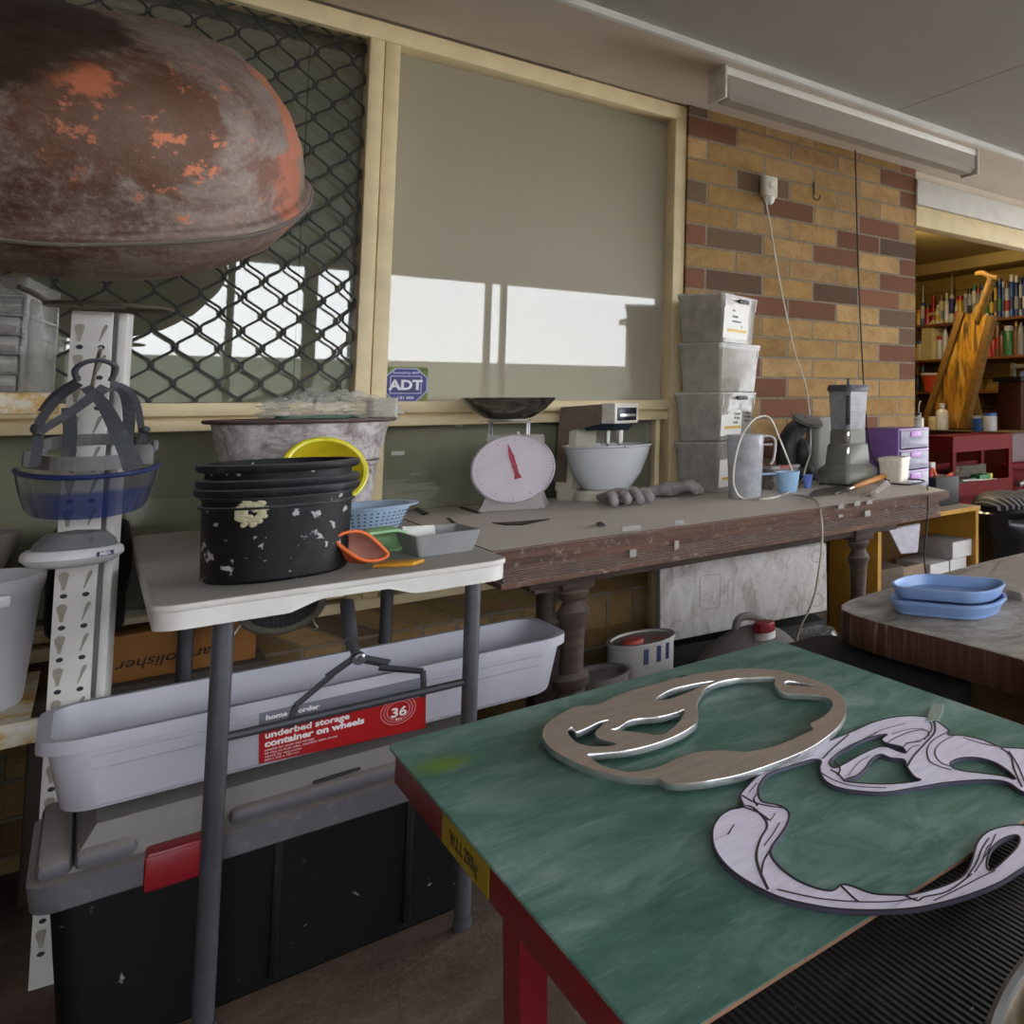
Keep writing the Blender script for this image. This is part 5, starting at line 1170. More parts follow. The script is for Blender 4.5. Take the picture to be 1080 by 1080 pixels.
o = link('steel_cutout', outline_mesh([loopZ(l, zs1) for l in (OUT, H1, H2, H3, H4, H5)], ZG+.0045, zs1, .0006, 4), M_steel, None, 25); sidemat(o, plain('#d9dadb', .22, .85)); tag(o, 'flat brushed steel plate cut into an oval with swirling leaf shaped openings', 'steel plate')
eb = MB()
for px, py in ((590, 785), (700, 716), (880, 750), (740, 820), (680, 812)):
    v = PZ(px, py, ZG); 
pad = MB()
for px, py in ((587, 772), (720, 714.5), (884, 748), (720, 815)):
    v = PZ(px, py, ZG+.003); pad.cyl((v.x, v.y, ZG+.0005), (v.x, v.y, ZG+.0044), .006, seg=12)
pad.build('felt_pads', plain('#3a332d', .8), o, 30)
# paper pattern
zp = ZG+.0045
PO = [(1105, 905), (1080, 915), (1055.6, 930), (1025, 942.5), (994.5, 951.7), (964, 957.8), (927, 960), (887.5, 959), (857, 954.7), (820, 945.6), (786.7, 928.8), (765, 912), (753, 893.6), (751.5, 875), (759, 861.5), (771, 854), (783.6, 850.8), (780.6, 840), (786.7, 831), (802, 817), (826, 805), (854, 789.7), (881, 779), (902.8, 770), (921, 762), (945.6, 756), (970, 755.5), (985, 759), (1000.6, 770), (1000, 775), (1015.8, 776), (1037, 780.6), (1055.6, 788), (1080, 789.7), (1110, 797), (1125, 822), (1110, 842), (1080, 835.6), (1064.7, 826), (1049.5, 822.7), (1025, 823), (994.5, 825.8), (964, 831), (933, 835.6), (902.8, 834), (881, 829.5), (869, 822), (864.6, 811), (866, 803), (857, 801), (832.5, 808), (811, 815.7), (801, 828), (800, 838.6), (805, 846), (820, 849), (831, 855.4), (832, 864.6), (825, 878), (812.6, 896.7), (820, 912), (838.6, 927), (860, 936.4), (878, 939.5), (887.5, 933), (899.7, 934.9), (921, 942.5), (945.6, 944), (964, 943), (994.5, 934.9), (1015.8, 924), (1025, 909), (1031, 889), (1043, 876.8), (1064.7, 870.7), (1080, 870.7), (1110, 876)]
A1 = [(876.7, 801), (889, 791), (906.7, 781.8), (922, 776.5), (935.6, 774.5), (930, 780), (935.6, 784), (951, 787.8), (955, 794), (949, 793), (935.6, 787.8), (924, 789), (906.7, 796.7), (892, 805), (881, 810), (876, 807)]
A2 = [(913, 810), (920, 800), (929, 795.6), (940, 799.6), (953, 801), (956.7, 809), (964, 819), (971, 823), (951, 826), (929, 827), (902, 825.5), (890, 823), (904, 817.8)]
A3 = [(1003, 804), (1013, 799.6), (1029, 799), (1046.7, 803), (1062, 812), (1071, 822), (1058, 818.5), (1035.6, 815.5), (1018, 813.5), (1005.6, 810)]
A4 = [(1041, 913), (1044, 898), (1053, 888), (1064, 882), (1073, 881), (1075.6, 886.7), (1071, 895.6), (1060, 906.7), (1046, 918)]
t = NT('pattern_paper'); n_ = t.noise(t.coord((1, 4, 1), (0, 0, .4)), 26, 6, .7)
M_pap = t.fin(t.ramp(n_, [(.4, '#efe9fa'), (.6, '#e3dcf0'), (.75, '#bdb5cc')]), .7, spec=.2)
o = link('paper_pattern', outline_mesh([loopZ(l, zp) for l in (PO, A1, A2, A3, A4)], ZG+.0005, zp, .0005, 4), M_pap, None, 25); sidemat(o, plain('#4a4558', .7)); tag(o, 'lilac white cut-out pattern of swirling plant stems outlined in black ink', 'pattern')
ink = MB()
def stroke(l, w=.0011, closed=False, k=4): ink.tube([Vector((*PZ(x, y, zp).xy, zp+.0002)) for x, y in l], w, 6, k, closed, flat=(1, .35))
for l in (PO, A1, A2, A3, A4): stroke(l, .0012, True)
stroke([(771, 854), (790, 850), (805, 862), (809, 872), (802, 885), (798, 900), (800, 915), (810, 938)], .0012); stroke([(783, 851), (800, 857), (811, 865)], .0011)
stroke([(783, 839), (795, 846), (810, 850), (825, 852)], .001); stroke([(800, 836), (795, 843), (799, 850)], .0009); stroke([(812, 897), (805, 910), (803, 925)], .0009); stroke([(774, 870), (768, 880)], .0007); stroke([(822, 868), (815, 880), (806, 892)], .0007); stroke([(818, 858), (812, 866)], .0007)
stroke([(868, 800), (880, 788), (895, 775)], .0012); stroke([(866, 815), (878, 822), (900, 829), (935, 831)], .0008); stroke([(985, 760), (986, 772), (975, 785), (964, 797), (957, 808)], .0014); stroke([(978, 757), (983, 768), (975, 780)], .0009)
stroke([(1000, 772), (985, 780), (978, 790), (980, 802), (990, 808), (1003, 812)], .0009); stroke([(1006, 776), (992, 784), (986, 794), (992, 804), (1002, 808)], .0008); stroke([(1016, 778), (1035, 784), (1050, 787)], .0008); stroke([(1056, 789), (1066, 797), (1070, 812), (1078, 830)], .0012); stroke([(1064, 792), (1074, 808), (1082, 828)], .0009)
stroke([(935, 784), (945, 778), (960, 772), (975, 770), (980, 775), (970, 781), (955, 784)], .0009); stroke([(952, 789), (958, 784), (972, 782)], .0008); stroke([(955, 795), (962, 788), (970, 786)], .0008); stroke([(941, 774), (960, 769), (975, 769)], .0007)
stroke([(876, 812), (884, 816), (890, 823)], .001); stroke([(880, 803), (886, 810), (884, 818)], .0009); stroke([(890, 793), (910, 780), (930, 770), (955, 763)], .0007); stroke([(900, 786), (925, 773)], .0006)
stroke([(887, 934), (897, 944), (905, 951)], .0009); stroke([(820, 938), (860, 947), (900, 951), (940, 951), (968, 947)], .0008); stroke([(955, 945), (968, 950), (975, 946), (1000, 940), (1025, 922)], .001); stroke([(1043, 884), (1036, 895), (1030, 910), (1020, 925)], .0009); stroke([(1050, 880), (1045, 892), (1038, 905), (1028, 920)], .0007); stroke([(985, 950), (1010, 938), (1035, 925), (1050, 918)], .0008); stroke([(1037, 905), (1042, 893), (1046, 890)], .0006)
stroke([(830, 803), (850, 796), (866, 788)], .0006); stroke([(835, 806), (858, 796)], .0006); stroke([(815, 812), (830, 806)], .0006); stroke([(798, 826), (790, 836)], .0007); stroke([(895, 818), (905, 805), (918, 797)], .0005)
ink.build('ink_lines', plain('#2b2733', .6), o, 30)
tpp = MB(); q = [PZ(x, y, ZG+.002) for x, y in ((983, 742), (997, 741), (990, 762), (976, 764))]
tpp.hexa([(v.x, v.y, ZG+.0006) for v in q], [(v.x, v.y, ZG+.0016 if i < 2 else zp+.0012) for i, v in enumerate(q)]); tag(tpp.build('tape_strip', clearish('#b9cfc6', .6, .1)), 'short strip of clear tape holding the paper pattern to the green board', 'tape')
# dark drum standing in front of the table
sbw = thing('steel_drum', 'dark steel drum with stained inside standing before the red edge of the work table', 'drum', (.387, .190, 0))
t = NT('stained_steel'); n_ = t.noise(t.coord(), 14, 7, .7, .5)
MB().lathe([(0, 0), (.125, 0), (.130, .006), (.138, .725), (.140, .728), (.145, .732), (.145, .739), (.140, .742), (.136, .738), (.133, .72), (.126, .012), (0, .010)], seg=72).build('drum_body', t.fin(t.ramp(n_, [(.35, '#1d1a18'), (.55, '#4b3c26'), (.68, '#6d655a')]), .4, .4), sbw)
MB().tube([(.1425*math.cos(a*PI/32), .1425*math.sin(a*PI/32), .738) for a in range(64)], .0055, 8, 0, True).build('drum_rim', plain('#6f6d6c', .35, .6), sbw)

# ================================================================== BROWN TABLE, BLACK SEAT, BLUE BASIN
M_dk = NT('dusty_tabletop'); _v = M_dk.coord(); _n = M_dk.noise(_v, 11, 9, .72, .5); _u = M_dk.up(.6, .9); _s = M_dk.noise(M_dk.coord((9, 9, .6)), 10, 6, .7)
_side = M_dk.ramp(_s, [(.45, '#4a3029'), (.6, '#5f433a'), (.72, '#9a928c')]); _top = M_dk.ramp(_n, [(.32, '#6b6561'), (.5, '#9b948e'), (.66, '#bdb7b1')])
M_dk.bump(_n, .3, .004); M_dk = M_dk.fin(M_dk.mix(_u, _side, _top), .75, spec=.25)
br_ = thing('stained_table', 'plaster stained brown table carrying the blue basin', 'table', (1.35, 1.1, 0))
P = [PZ(888, 636, ZG).xy, PZ(905, 629, ZG).xy, PZ(1030, 598, ZG).xy, PZ(1110, 578, ZG).xy]
tt = [(.955, 1.345), (.962, 1.375), (.985, 1.392), (1.05, 1.43), (1.30, 1.50), (1.62, 1.52), (1.62, .70), (.86, .70), (.88, .86)]
tt = [PZ(889, 642, ZG).xy, PZ(897, 633, ZG).xy, PZ(925, 624, ZG).xy, PZ(1000, 603, ZG).xy, PZ(1080, 583, ZG).xy, (1.75, 1.35), (1.75, .80), PZ(1160, 716, ZG).xy, PZ(1080, 695, ZG).xy, PZ(990, 671, ZG).xy, PZ(925, 655, ZG).xy]
link('tabletop', outline_mesh([tt], ZG-.062, ZG, .004, 2), M_dk, br_, 35, True)
for x, y in ((1.12, 1.33), (1.62, 1.25), (1.62, .75), (1.06, .88)): MB().box((x-.03, y-.03, 0), (x+.03, y+.03, ZG-.06), .004).build('leg', M_bdark, br_, 30, True)
MB().box((1.06, .88, .40), (1.10, 1.33, .595), .003).build('end_panel', plain('#54432a', .6, var=.2), br_, 30, True)
ml = [PZ(x, y, ZG+.016).xy for x, y in ((958, 618), (985, 611), (1010, 602), (1045, 593), (1078, 585), (1100, 590), (1105, 612), (1082, 626), (1060, 622), (1040, 624), (1015, 619), (990, 621), (972, 619))]
lump = MB(); cm = sum((Vector((*p, 0)) for p in ml), Vector())/len(ml); ed = crom([Vector((*p, 0)) for p in ml], 6, True); nE = len(ed); b = bmesh.new(); rg_ = []
for u, z_ in ((1, .0006), (1.0, .006), (.985, .013), (.95, .016), (.8, .016), (.6, .017), (.4, .016), (.2, .016)):
    rg_.append([b.verts.new(cm+(p-cm)*(u*(1+.02*noise.noise(p*60)))+Vector((0, 0, ZG+z_+(.0045*noise.noise(p*35*u+Vector((0, 0, u*3))) if z_ > .01 else 0)))) for p in ed])
for a_, d_ in zip(rg_, rg_[1:]):
    for i in range(nE): b.faces.new((a_[i], a_[(i+1) % nE], d_[(i+1) % nE], d_[i]))
b.faces.new(rg_[0][::-1]); b.faces.new(rg_[-1]); bmesh.ops.recalc_face_normals(b, faces=b.faces); lump._add(b)
tag(lump.build('plaster_slab', dusty('#8b8078', '#aba298', .5, .85, scale=30)), 'crusty grey brown plaster slab lying on the stained table behind the blue basin', 'slab')
ba_ = thing('blue_basin', 'pale blue oblong plastic basin with rounded ends on the stained table', 'basin', PZ(1012, 640, ZG), 0)
e0, e1 = PZ(957, 641, ZG), PZ(1058, 650, ZG); c_ = (e0+e1)/2; dv_ = (e1-e0)
ba_.location = (c_.x-.005, c_.y+.015, ZG+.001); ba_.rotation_euler = (0, 0, math.atan2(dv_.y, dv_.x)); _TM[ba_.name] = Matrix.Translation(ba_.location)
LN = dv_.length*.5+.012
MB().rbox((-LN, -.062, 0), (LN, .062, .030), .055, .003, draft=.93, bev=.010, seg=10, rim=.003, rimh=.006).build('basin_body', plain('#7c97c4', .35, var=.04, scale=10), ba_)
MB().rbox((-LN*.97, -.054, .0305), (LN*.97, .064, .054), .052, .003, draft=.95, bev=.004, seg=10, rim=.002, rimh=.004).build('basin_insert', plain('#839fcb', .35, var=.04, scale=10), ba_)
# black padded stool between the tables
sp_ = [PZ(*p, .585).xy for p in ((800, 664), (872, 648), (930, 652), (975, 668), (982, 690), (982, 705))]
sk_ = thing('black_stool', 'black padded seat showing between the green and the stained table', 'stool', (.88, 1.35, 0))
link('seat_pad', outline_mesh([rrect(.80, 1.02, .985, 1.47, .035)], .535, .585, .008, 0), plain('#0d0d0f', .8, var=.2, scale=60), sk_, 40, True)
for x in (.83, .955):
    for y in (1.06, 1.43): MB().cyl((x, y, 0), (x, y, .54), .011).build('leg', plain('#1a1a1c', .5), sk_, 40, True)

# ================================================================== UNDER THE BENCH
def foam_mat():
    t = NT('foam_box'); v = t.coord(); n = t.noise(t.coord((2.2, 2.2, .9), (0, .5, 0)), 9, 8, .72, 1.2); n2 = t.noise(v, 50, 5, .7); c = t.ramp(n, [(.38, '#a39b94'), (.5, '#c0bbb6'), (.62, '#cbc8c4')]); c = t.mix(t.math('MULTIPLY', t.ramp(n2, [(.56, (0,)*3+(1,)), (.7, (1,)*3+(1,))]), .35), c, '#85796f'); t.bump(n2, .2, .003); return t.fin(c, .8)
fa_, fb_ = PY(697, 640, 2.74), PY(873, 620, 2.60)
fx = Vector((fb_.x-fa_.x, fb_.y-fa_.y, 0)); fl_ = fx.length; fang = math.degrees(math.atan2(fx.y, fx.x))
zb0, zb1 = PY(692, 680, 2.74).z, PY(698, 598, 2.74).z
fbx = thing('foam_box', 'dirty white foam box with round marks standing on edge under the bench', 'box', (fa_.x, fa_.y, zb0), fang)
H_ = zb1-zb0
MB().box((0, 0, 0), (fl_, .10, H_), .006, rot=Matrix.Rotation(R(-1.5), 3, 'Y'), piv=(0, 0, 0)).build('box_body', foam_mat(), fbx)
MB().box((-.002, .101, .0), (fl_*.98, .27, H_-.01), .004).build('box_lid', plain('#d6c496', .8, var=.1), fbx)
M_mk = plain('#9d968e', .8)
for x, z_ in ((.05, .045), (.05, H_-.02), (fl_-.04, .06), (fl_-.04, H_-.03), (fl_-.09, .045)): MB().lathe([(.021, 0), (.0235, 0), (.0235, .0012), (.021, .0012)], (x, .0005, z_), 28, MD, close=True).build('moulded_ring', M_mk, fbx)
for rr_, w_ in ((rrect(.12, .09, .185, .205, .01), .0012), (rrect(.21, .11, .228, .18, .005), .001)): MB().tube([Vector((x, -.0004, z_)) for x, z_ in rr_], w_, 6, 0, True).build('moulded_panel', M_mk, fbx)
ck_ = MB().box((-.02, .03, -zb0), (fl_, .22, -.026), .006); o = ck_.build('black_crate', plain('#151415', .7)); o.location = fbx.location; o.rotation_euler = fbx.rotation_euler; tag(o, 'black crate on the floor carrying the white foam box', 'crate')
pc = thing('paint_can', 'plaster spattered white paint can with red spots on its lid under the bench', 'paint can', (PY(676, 690, 2.55).x, 2.55, 0))
ph = PY(676, 680, 2.47).z; pr_ = .088
MB().lathe([(0, 0), (pr_, 0), (pr_, ph-.012), (pr_+.003, ph-.010), (pr_+.003, ph), (pr_-.008, ph), (pr_-.010, ph-.006), (0, ph-.006)], seg=48).build('can_body', dusty('#b5b2ae', '#6d5f55', .9, .6, scale=20, lo=.5), pc)
MB().lathe([(.028, 0), (.027, .014), (0, .016)], (-.035, -.03, ph-.006), 24).ball((.035, -.03, ph-.005), (.014, .010, .003), 2).build('red_paint', plain('#a8413c', .5), pc)
bp = MB(); 
for a0 in (-60, -80, -100): 
    a = R(a0+random.uniform(-4, 4)); bp.box((pr_*math.cos(a)-.006, pr_*math.sin(a)-.002, ph-.06), (pr_*math.cos(a)+.006, pr_*math.sin(a)+.004, ph-.012-.01*random.random()))
bp.build('paint_drips', plain('#24325e', .5), pc)
pd = MB(); v = PY(632, 710, 2.45); pd.lathe([(0, 0), (.078, 0), (.08, v.z-.02), (.085, v.z), (.077, v.z), (.073, v.z-.012), (0, v.z-.012)], (v.x-.005, 2.46, 0), 40); tag(pd.build('round_tin', dusty('#6b6662', '#928c86', .7)), 'low grey round tin on the floor beside the bench leg', 'tin')
jc = thing('jerry_can', 'grey plastic jerry can with a red cap on the floor under the bench', 'jerry can', (1.30, 2.36, 0), -6)
jz = PY(790, 655, 2.36).z
jb = MB(); jb.ball((0, 0, jz*.52), (.185, .085, jz*.5), 4); jb.bend(lambda c_: Vector((c_.x, c_.y, max(0, c_.z-.02))))
jb.build('can_body', dusty('#57504e', '#7b7470', .6), jc)
MB().tube([(-.04, 0, jz-.035), (-.03, 0, jz+.012), (.01, 0, jz+.014), (.05, 0, jz-.01)], .012, 10, 5).build('can_handle', dusty('#6a6361', '#8a8380', .6), jc)
cpx = MB(); cpx.lathe([(0, 0), (.030, 0), (.030, .024), (.027, .028), (0, .028)], (.035, -.035, jz-.030), 28)
for i in range(22): a = 2*PI*i/22; cpx.box((.035+.030*math.cos(a)-.002, -.035+.030*math.sin(a)-.002, jz-.029), (.035+.030*math.cos(a)+.002, -.035+.030*math.sin(a)+.002, jz-.006))
cpx.build('red_cap', plain('#8e1f2e', .4), jc); MB().lathe([(0, 0), (.034, 0), (.034, .02), (0, .02)], (.035, -.035, jz-.051), 28).build('white_collar', plain('#c9c6c2', .5), jc)
gj = MB(); v = PY(868, 664, 2.36); gj.lathe([(0, 0), (.075, 0), (.08, .02), (.08, v.z-.05), (.06, v.z-.01), (.03, v.z), (0, v.z)], (v.x, 2.4, 0), 32); tag(gj.build('glass_jar', clearish('#8f9189', .6, .2)), 'squat grey glass jar on the floor in line with the hanging flex', 'jar')
# ================================================================== ORANGE BOOKCASE, DRAWERS, BIN BAG (in front of and in the doorway)
M_pine = plain('#b3852f', .5, var=.12, scale=9)
bk_ = thing('bookcase', 'low orange timber bookcase with boxes in it, under the end of the bench', 'bookcase', (2.32, 2.85, 0), 0)
bx0, bx1 = PY(926, 557, 2.68).x, PY(1029, 540, 2.70).x; by0, by1, bt_ = 2.68, 3.03, .575
for x_ in (bx0, bx1-.018): MB().box((x_, by0, 0), (x_+.018, by1, bt_-.02)).build('side_panel', M_pine, bk_, 20, True)
MB().box((bx0-.006, by0-.008, bt_-.02), (bx1+.006, by1, bt_), .002).build('bookcase_top', dusty('#b3852f', '#a39a8a', .75, .5), bk_, 20, True)
MB().box((bx0, by1-.01, 0), (bx1, by1, bt_-.02)).build('back_panel', plain('#6d4a1c', .7), bk_, 20, True)
zsh = PY(980, 615, by0).z
MB().box((bx0+.018, by0, zsh-.016), (bx1-.018, by1-.01, zsh)).build('shelf', dusty('#b3852f', '#8f867a', .6, .5), bk_, 20, True)
t = NT('scuffed_pine'); n_ = t.noise(t.coord((1, 1, .35), (0, .5, 0)), 26, 6, .7); c = t.mix(t.ramp(n_, [(.56, (0,)*3+(1,)), (.62, (1,)*3+(1,))]), '#b08030', '#cbb68c')
MB().box((bx0+.018, by0+.006, 0), (bx1-.018, by0+.018, zsh-.016)).build('front_panel', t.fin(c, .6), bk_, 20, True)
M_wb = plain('#cbc9c6', .6, var=.04)
w = bx1-bx0
def shelfbox(name, lb, x0, x1, y0, z0, h, d, mat, cat='box', rz=0, grp=None, front=None):
    t = thing(name, lb, cat, (x0, y0, z0+.0008), rz, grp)
    MB().box((0, .0, 0), (x1-x0, d, h), .002).build('box_body', mat, t)
    if front: MB().box((.001, -.002, .002), (x1-x0-.001, .001, h-.002)).build('box_end', front, t)
    return t
xb_ = lambda px: PY(px, 590, by0+.02).x
hz = .070
shelfbox('shoe_box', 'small white card box on the bookcase shelf, topmost of two at its end', xb_(1006), xb_(1026), by0+.03, zsh+hz+.002, hz+.006, .25, plain('#a9a5a2', .6), 'box', 0, 'white boxes in the bookcase', M_wb)
shelfbox('shoe_box', 'small white card box under another white box at the end of the bookcase', xb_(1005), xb_(1022), by0+.04, zsh, hz, .25, plain('#a5a29f', .6), 'box', 0, 'white boxes in the bookcase', M_wb)
shelfbox('shoe_box', 'white open ended card box in the middle of the bookcase shelf', xb_(986)-.02, xb_(1003)-.005, by0+.03, zsh, hz, .24, plain('#b3b0ac', .6), 'box', 0, 'white boxes in the bookcase', M_wb)
shelfbox('carton', 'brown open carton at the end of the bookcase next to the bench leg', xb_(935), xb_(957), by0+.06, zsh, .085, .2, plain('#5f5347', .8), 'carton', -8)
o = MB().box((xb_(958), by0+.05, zsh+.0006), (xb_(980), by0+.06, zsh+.078), .001, rot=Matrix.Rotation(R(-6), 3, 'X')).build('cardboard_flap', plain('#8f7a64', .8)); tag(o, 'upright piece of brown cardboard standing on the bookcase shelf', 'cardboard')
q = [PY(px, py, by0+.12) for px, py in ((938, 559), (972, 553), (971, 583), (955, 585))]; o = MB().hexa([(v.x, v.y+.01*i, v.z) for i, v in enumerate(q)], [(v.x, v.y+.012+.01*i, v.z+.004) for i, v in enumerate(q)]).build('paper_sheets', plain('#c5c2cc', .6)); tag(o, 'loose white papers leaning over the brown carton in the bookcase', 'paper')
# purple drawer tower on the bookcase
dA, dB, dC = Vector((2.205, 2.765, 0)), Vector((2.40, 2.79, 0)), Vector((2.255, 2.975, 0))
exd = (dB-dA); Wd = exd.length; ad = math.degrees(math.atan2(exd.y, exd.x))
dw = thing('drawer_tower', 'purple framed clear plastic drawer tower standing on the orange bookcase', 'drawers', (dA.x, dA.y, bt_+.001), ad)
topz = PY(955, 452, 2.77).z-bt_; M_pur = plain('#7d5fa6', .4, var=.05); M_pk = plain('#c9a9d6', .35); M_dc = clearish('#b5b3c6', .6, .12)
nD = 4; hD = topz/nD
m = MB(); m.box((0, 0, topz-.012), (Wd, .22, topz), .003)
for x in (0, Wd-.012): m.box((x, 0, 0), (x+.012, .22, topz-.01), .002)
m.box((0, .21, 0), (Wd, .22, topz)); m.build('tower_frame', M_pur, dw)
for k in range(nD):
    z0 = k*hD+.004; d = MB(); d.rbox((.014, -.004, z0), (Wd-.014, .2, z0+hD-.012), .006, .002).box((.010, -.010, z0), (Wd-.010, -.004, z0+hD-.014), .002)
    o = d.build('drawer', M_dc, dw); MB().box((Wd*.34, -.016, z0+hD*.55), (Wd*.66, -.008, z0+hD-.018), .003).build('drawer_pull', plain('#c08fd0', .4), o)
    MB().box((.004, -.006, z0+hD-.012), (Wd-.004, .0, z0+hD-.006), .001).build('drawer_lip', M_pk, o)
    if k > 0: MB().box((.03, .02, z0+.004), (Wd-.03, .18, z0+hD*.45), .006).build('drawer_contents', plain('#6d6a80', .7, var=.3), o)
# little bottle, brush pot on top of it
tz_ = bt_+topz+.002
def P2(px, y): v = PY(px, 450, y); return Vector((v.x, v.y, tz_))
gb = thing('spray_bottle', 'small translucent bottle with a bent straw on the purple drawer tower', 'bottle', P2(969, 2.80))
MB().lathe([(0, 0), (.022, 0), (.023, .004), (.023, .04), (.010, .048), (.010, .056), (0, .056)], seg=24).build('bottle_body', clearish('#c9c6b5', .8, .1), gb); MB().lathe([(0, .056), (.012, .056), (.012, .066), (0, .068)], seg=20).build('bottle_cap', plain('#1f2320', .5), gb)
MB().tube([(0, 0, .066), (.0, 0, .1), (.006, 0, .115), (.012, 0, .12)], .002, 6, 4).build('straw', plain('#c7c0a3', .5), gb)
# snips and dark box
db = MB().box((2.455, 2.80, bt_+.0008), (2.60, 2.96, bt_+.135), .004); tag(db.build('dark_case', plain('#1d1a1b', .6)), 'dark case standing on the orange bookcase under the orange snips', 'case')
sn = thing('tin_snips', 'orange handled snips lying on a dark case by the purple drawers', 'snips', (2.52, 2.86, bt_+.136))
v0, v1, v2 = PY(985, 500, 2.84), PY(1004, 498, 2.82), PY(1013, 493, 2.82)
m = MB(); m.tube([PY(984, 507, 2.83), PY(996, 505, 2.83), PY(1004, 499, 2.83)], .009, 8, 4).tube([PY(982, 506, 2.86), PY(983, 494, 2.86), PY(987, 502, 2.85)], .008, 8, 4); m.build('snip_handles', plain('#c04a22', .45), sn, 40, True)
MB().tube([PY(1002, 500, 2.83), PY(1010, 498, 2.83), PY(1014, 494, 2.83)], .008, 8, 3, flat=(1, .6)).build('snip_blades', plain('#2f3132', .4, .5), sn, 40, True)
o = MB().box((2.50, 2.89, bt_+.136), (2.53, 2.92, bt_+.20), .002).build('card_tag', plain('#b9b6ae', .7)); tag(o, 'small white carton standing on the dark case behind the snips', 'carton')
# bin with black liner
tb_ = thing('rubbish_bin', 'black lined rubbish bin standing between the bookcase and the stained table', 'bin', (2.86, 2.72, 0))
def crumple(mb, amp, sc):
    mb.bend(lambda c_: c_+Vector((noise.noise(c_*sc), noise.noise(c_*sc+Vector((7, 0, 0))), .6*noise.noise(c_*sc+Vector((0, 7, 0)))))*amp); return mb
m = MB(); m.lathe([(.15, 0), (.155, .2), (.170, .40), (.20, .47), (.185, .50), (.21, .53), (.18, .545), (.16, .50), (.14, .2), (0, .18)], seg=64); crumple(m, .02, 13).build('bin_liner', plain('#17171a', .28), tb_, 60)
M_str = NT('striped_bag'); sp2 = M_str.n('ShaderNodeSeparateXYZ'); M_str.l(M_str.coord(), sp2.inputs[0]); w_ = M_str.math('SINE', M_str.math('MULTIPLY', M_str.math('ADD', sp2.outputs[0], M_str.math('MULTIPLY', sp2.outputs[2], .3)), 260)); M_str = M_str.fin(M_str.ramp(w_, [(.5, '#1d1d1f'), (.8, '#8f8f90')]), .5)
m = MB(); m.lathe([(.17, .53), (.185, .565), (.15, .60), (.09, .61), (0, .60)], seg=48); crumple(m, .012, 12).build('rubbish_bag', M_str, tb_, 60)

# ================================================================== SHED INTERIOR
random.seed(11)
M_shelf = plain('#7d4a1d', .6, var=.15)
XS = 4.80
M_red2 = plain('#5c070a', .6, 0, .15, var=.08)
def wallshelf(py0, py1, lb):
    a = PX(965, py0, XS); b_ = PX(1080, py1, XS); z = (a.z+b_.z)/2
    t = thing('wall_shelf', lb, 'shelf', (5.05, 5.1, z))
    MB().box((XS, 4.0, z-.022), (5.045, 5.98, z), .002).build('shelf_board', M_shelf, t, 20, True)
    for y in (4.3, 5.0, 5.8): MB().box((XS+.03, y-.01, z-.14), (5.045, y+.01, z-.022)).build('shelf_bracket', plain('#5b3a18', .7), t, 20, True)
    return z
z1 = wallshelf(343, 333, 'upper brown timber shelf of bottles and cans on the yellow shed wall')
z2 = wallshelf(381, 373, 'lower brown timber shelf in the shed, below the row of spray cans')
z3 = wallshelf(416, 408, 'lowest brown shelf in the shed with a red tub, behind the easel')
cols = {'white': '#c9c5b8', 'red': '#9b1a1a', 'blue': '#24508e', 'cream': '#c9b98a', 'yellow': '#c09a24', 'black': '#1e1c1b', 'grey': '#8a8782', 'green': '#2f6b35', 'orange': '#c55a1e', 'silver': '#a9a8a6', 'brown': '#6b4524', 'navy': '#1d2b5e'}
def bottle(px, z, h, r, body, cap, shape, lb, cat, grp, x=4.92, band=None, name=None):
    if x > 4.5: r *= .64
    p = PX(px, 350, x); t = thing(name or {'can': 'spray_can', 'bottle': 'bottle', 'nozzle': 'nozzle_bottle', 'jar': 'jar', 'tin': 'tin'}[shape], lb, cat, (x, p.y, z+.001), 0, grp)
    B = plain(cols[body], .35); Cc = plain(cols[cap], .4)
    if shape == 'can':
        MB().lathe([(0, 0), (r, 0), (r, h*.78), (r*.8, h*.84), (r*.75, h*.86), (0, h*.86)], seg=20).build('can_body', B, t); MB().lathe([(0, h*.84), (r*.85, h*.84), (r*.85, h), (0, h)], seg=20).build('can_cap', Cc, t)
    elif shape == 'bottle':
        MB().lathe([(0, 0), (r, 0), (r, h*.62), (r*.9, h*.7), (r*.4, h*.8), (r*.4, h*.86), (0, h*.86)], seg=20).build('bottle_body', B, t); MB().lathe([(0, h*.85), (r*.48, h*.85), (r*.48, h), (0, h)], seg=16).build('bottle_cap', Cc, t)
    elif shape == 'nozzle':
        MB().lathe([(0, 0), (r, 0), (r, h*.5), (r*.5, h*.58), (0, h*.58)], seg=20).build('bottle_body', B, t); MB().lathe([(0, h*.57), (r*.45, h*.57), (r*.32, h*.7), (r*.12, h), (0, h)], seg=16).build('nozzle', Cc, t)
    elif shape in ('jar', 'tin'):
        MB().lathe([(0, 0), (r, 0), (r*1.02, h*.1), (r*1.02, h*.8), (r*.9, h*.86), (0, h*.86)], seg=22).build('jar_body', B, t); MB().lathe([(0, h*.84), (r*.95, h*.84), (r*.95, h), (0, h)], seg=22).build('jar_lid', Cc, t)
    if band: MB().lathe([(r*1.005, h*.2), (r*1.015, h*.2), (r*1.015, h*.5), (r*1.005, h*.5)], seg=20, close=True).build('label_band', plain(cols[band], .5), t)
    return t
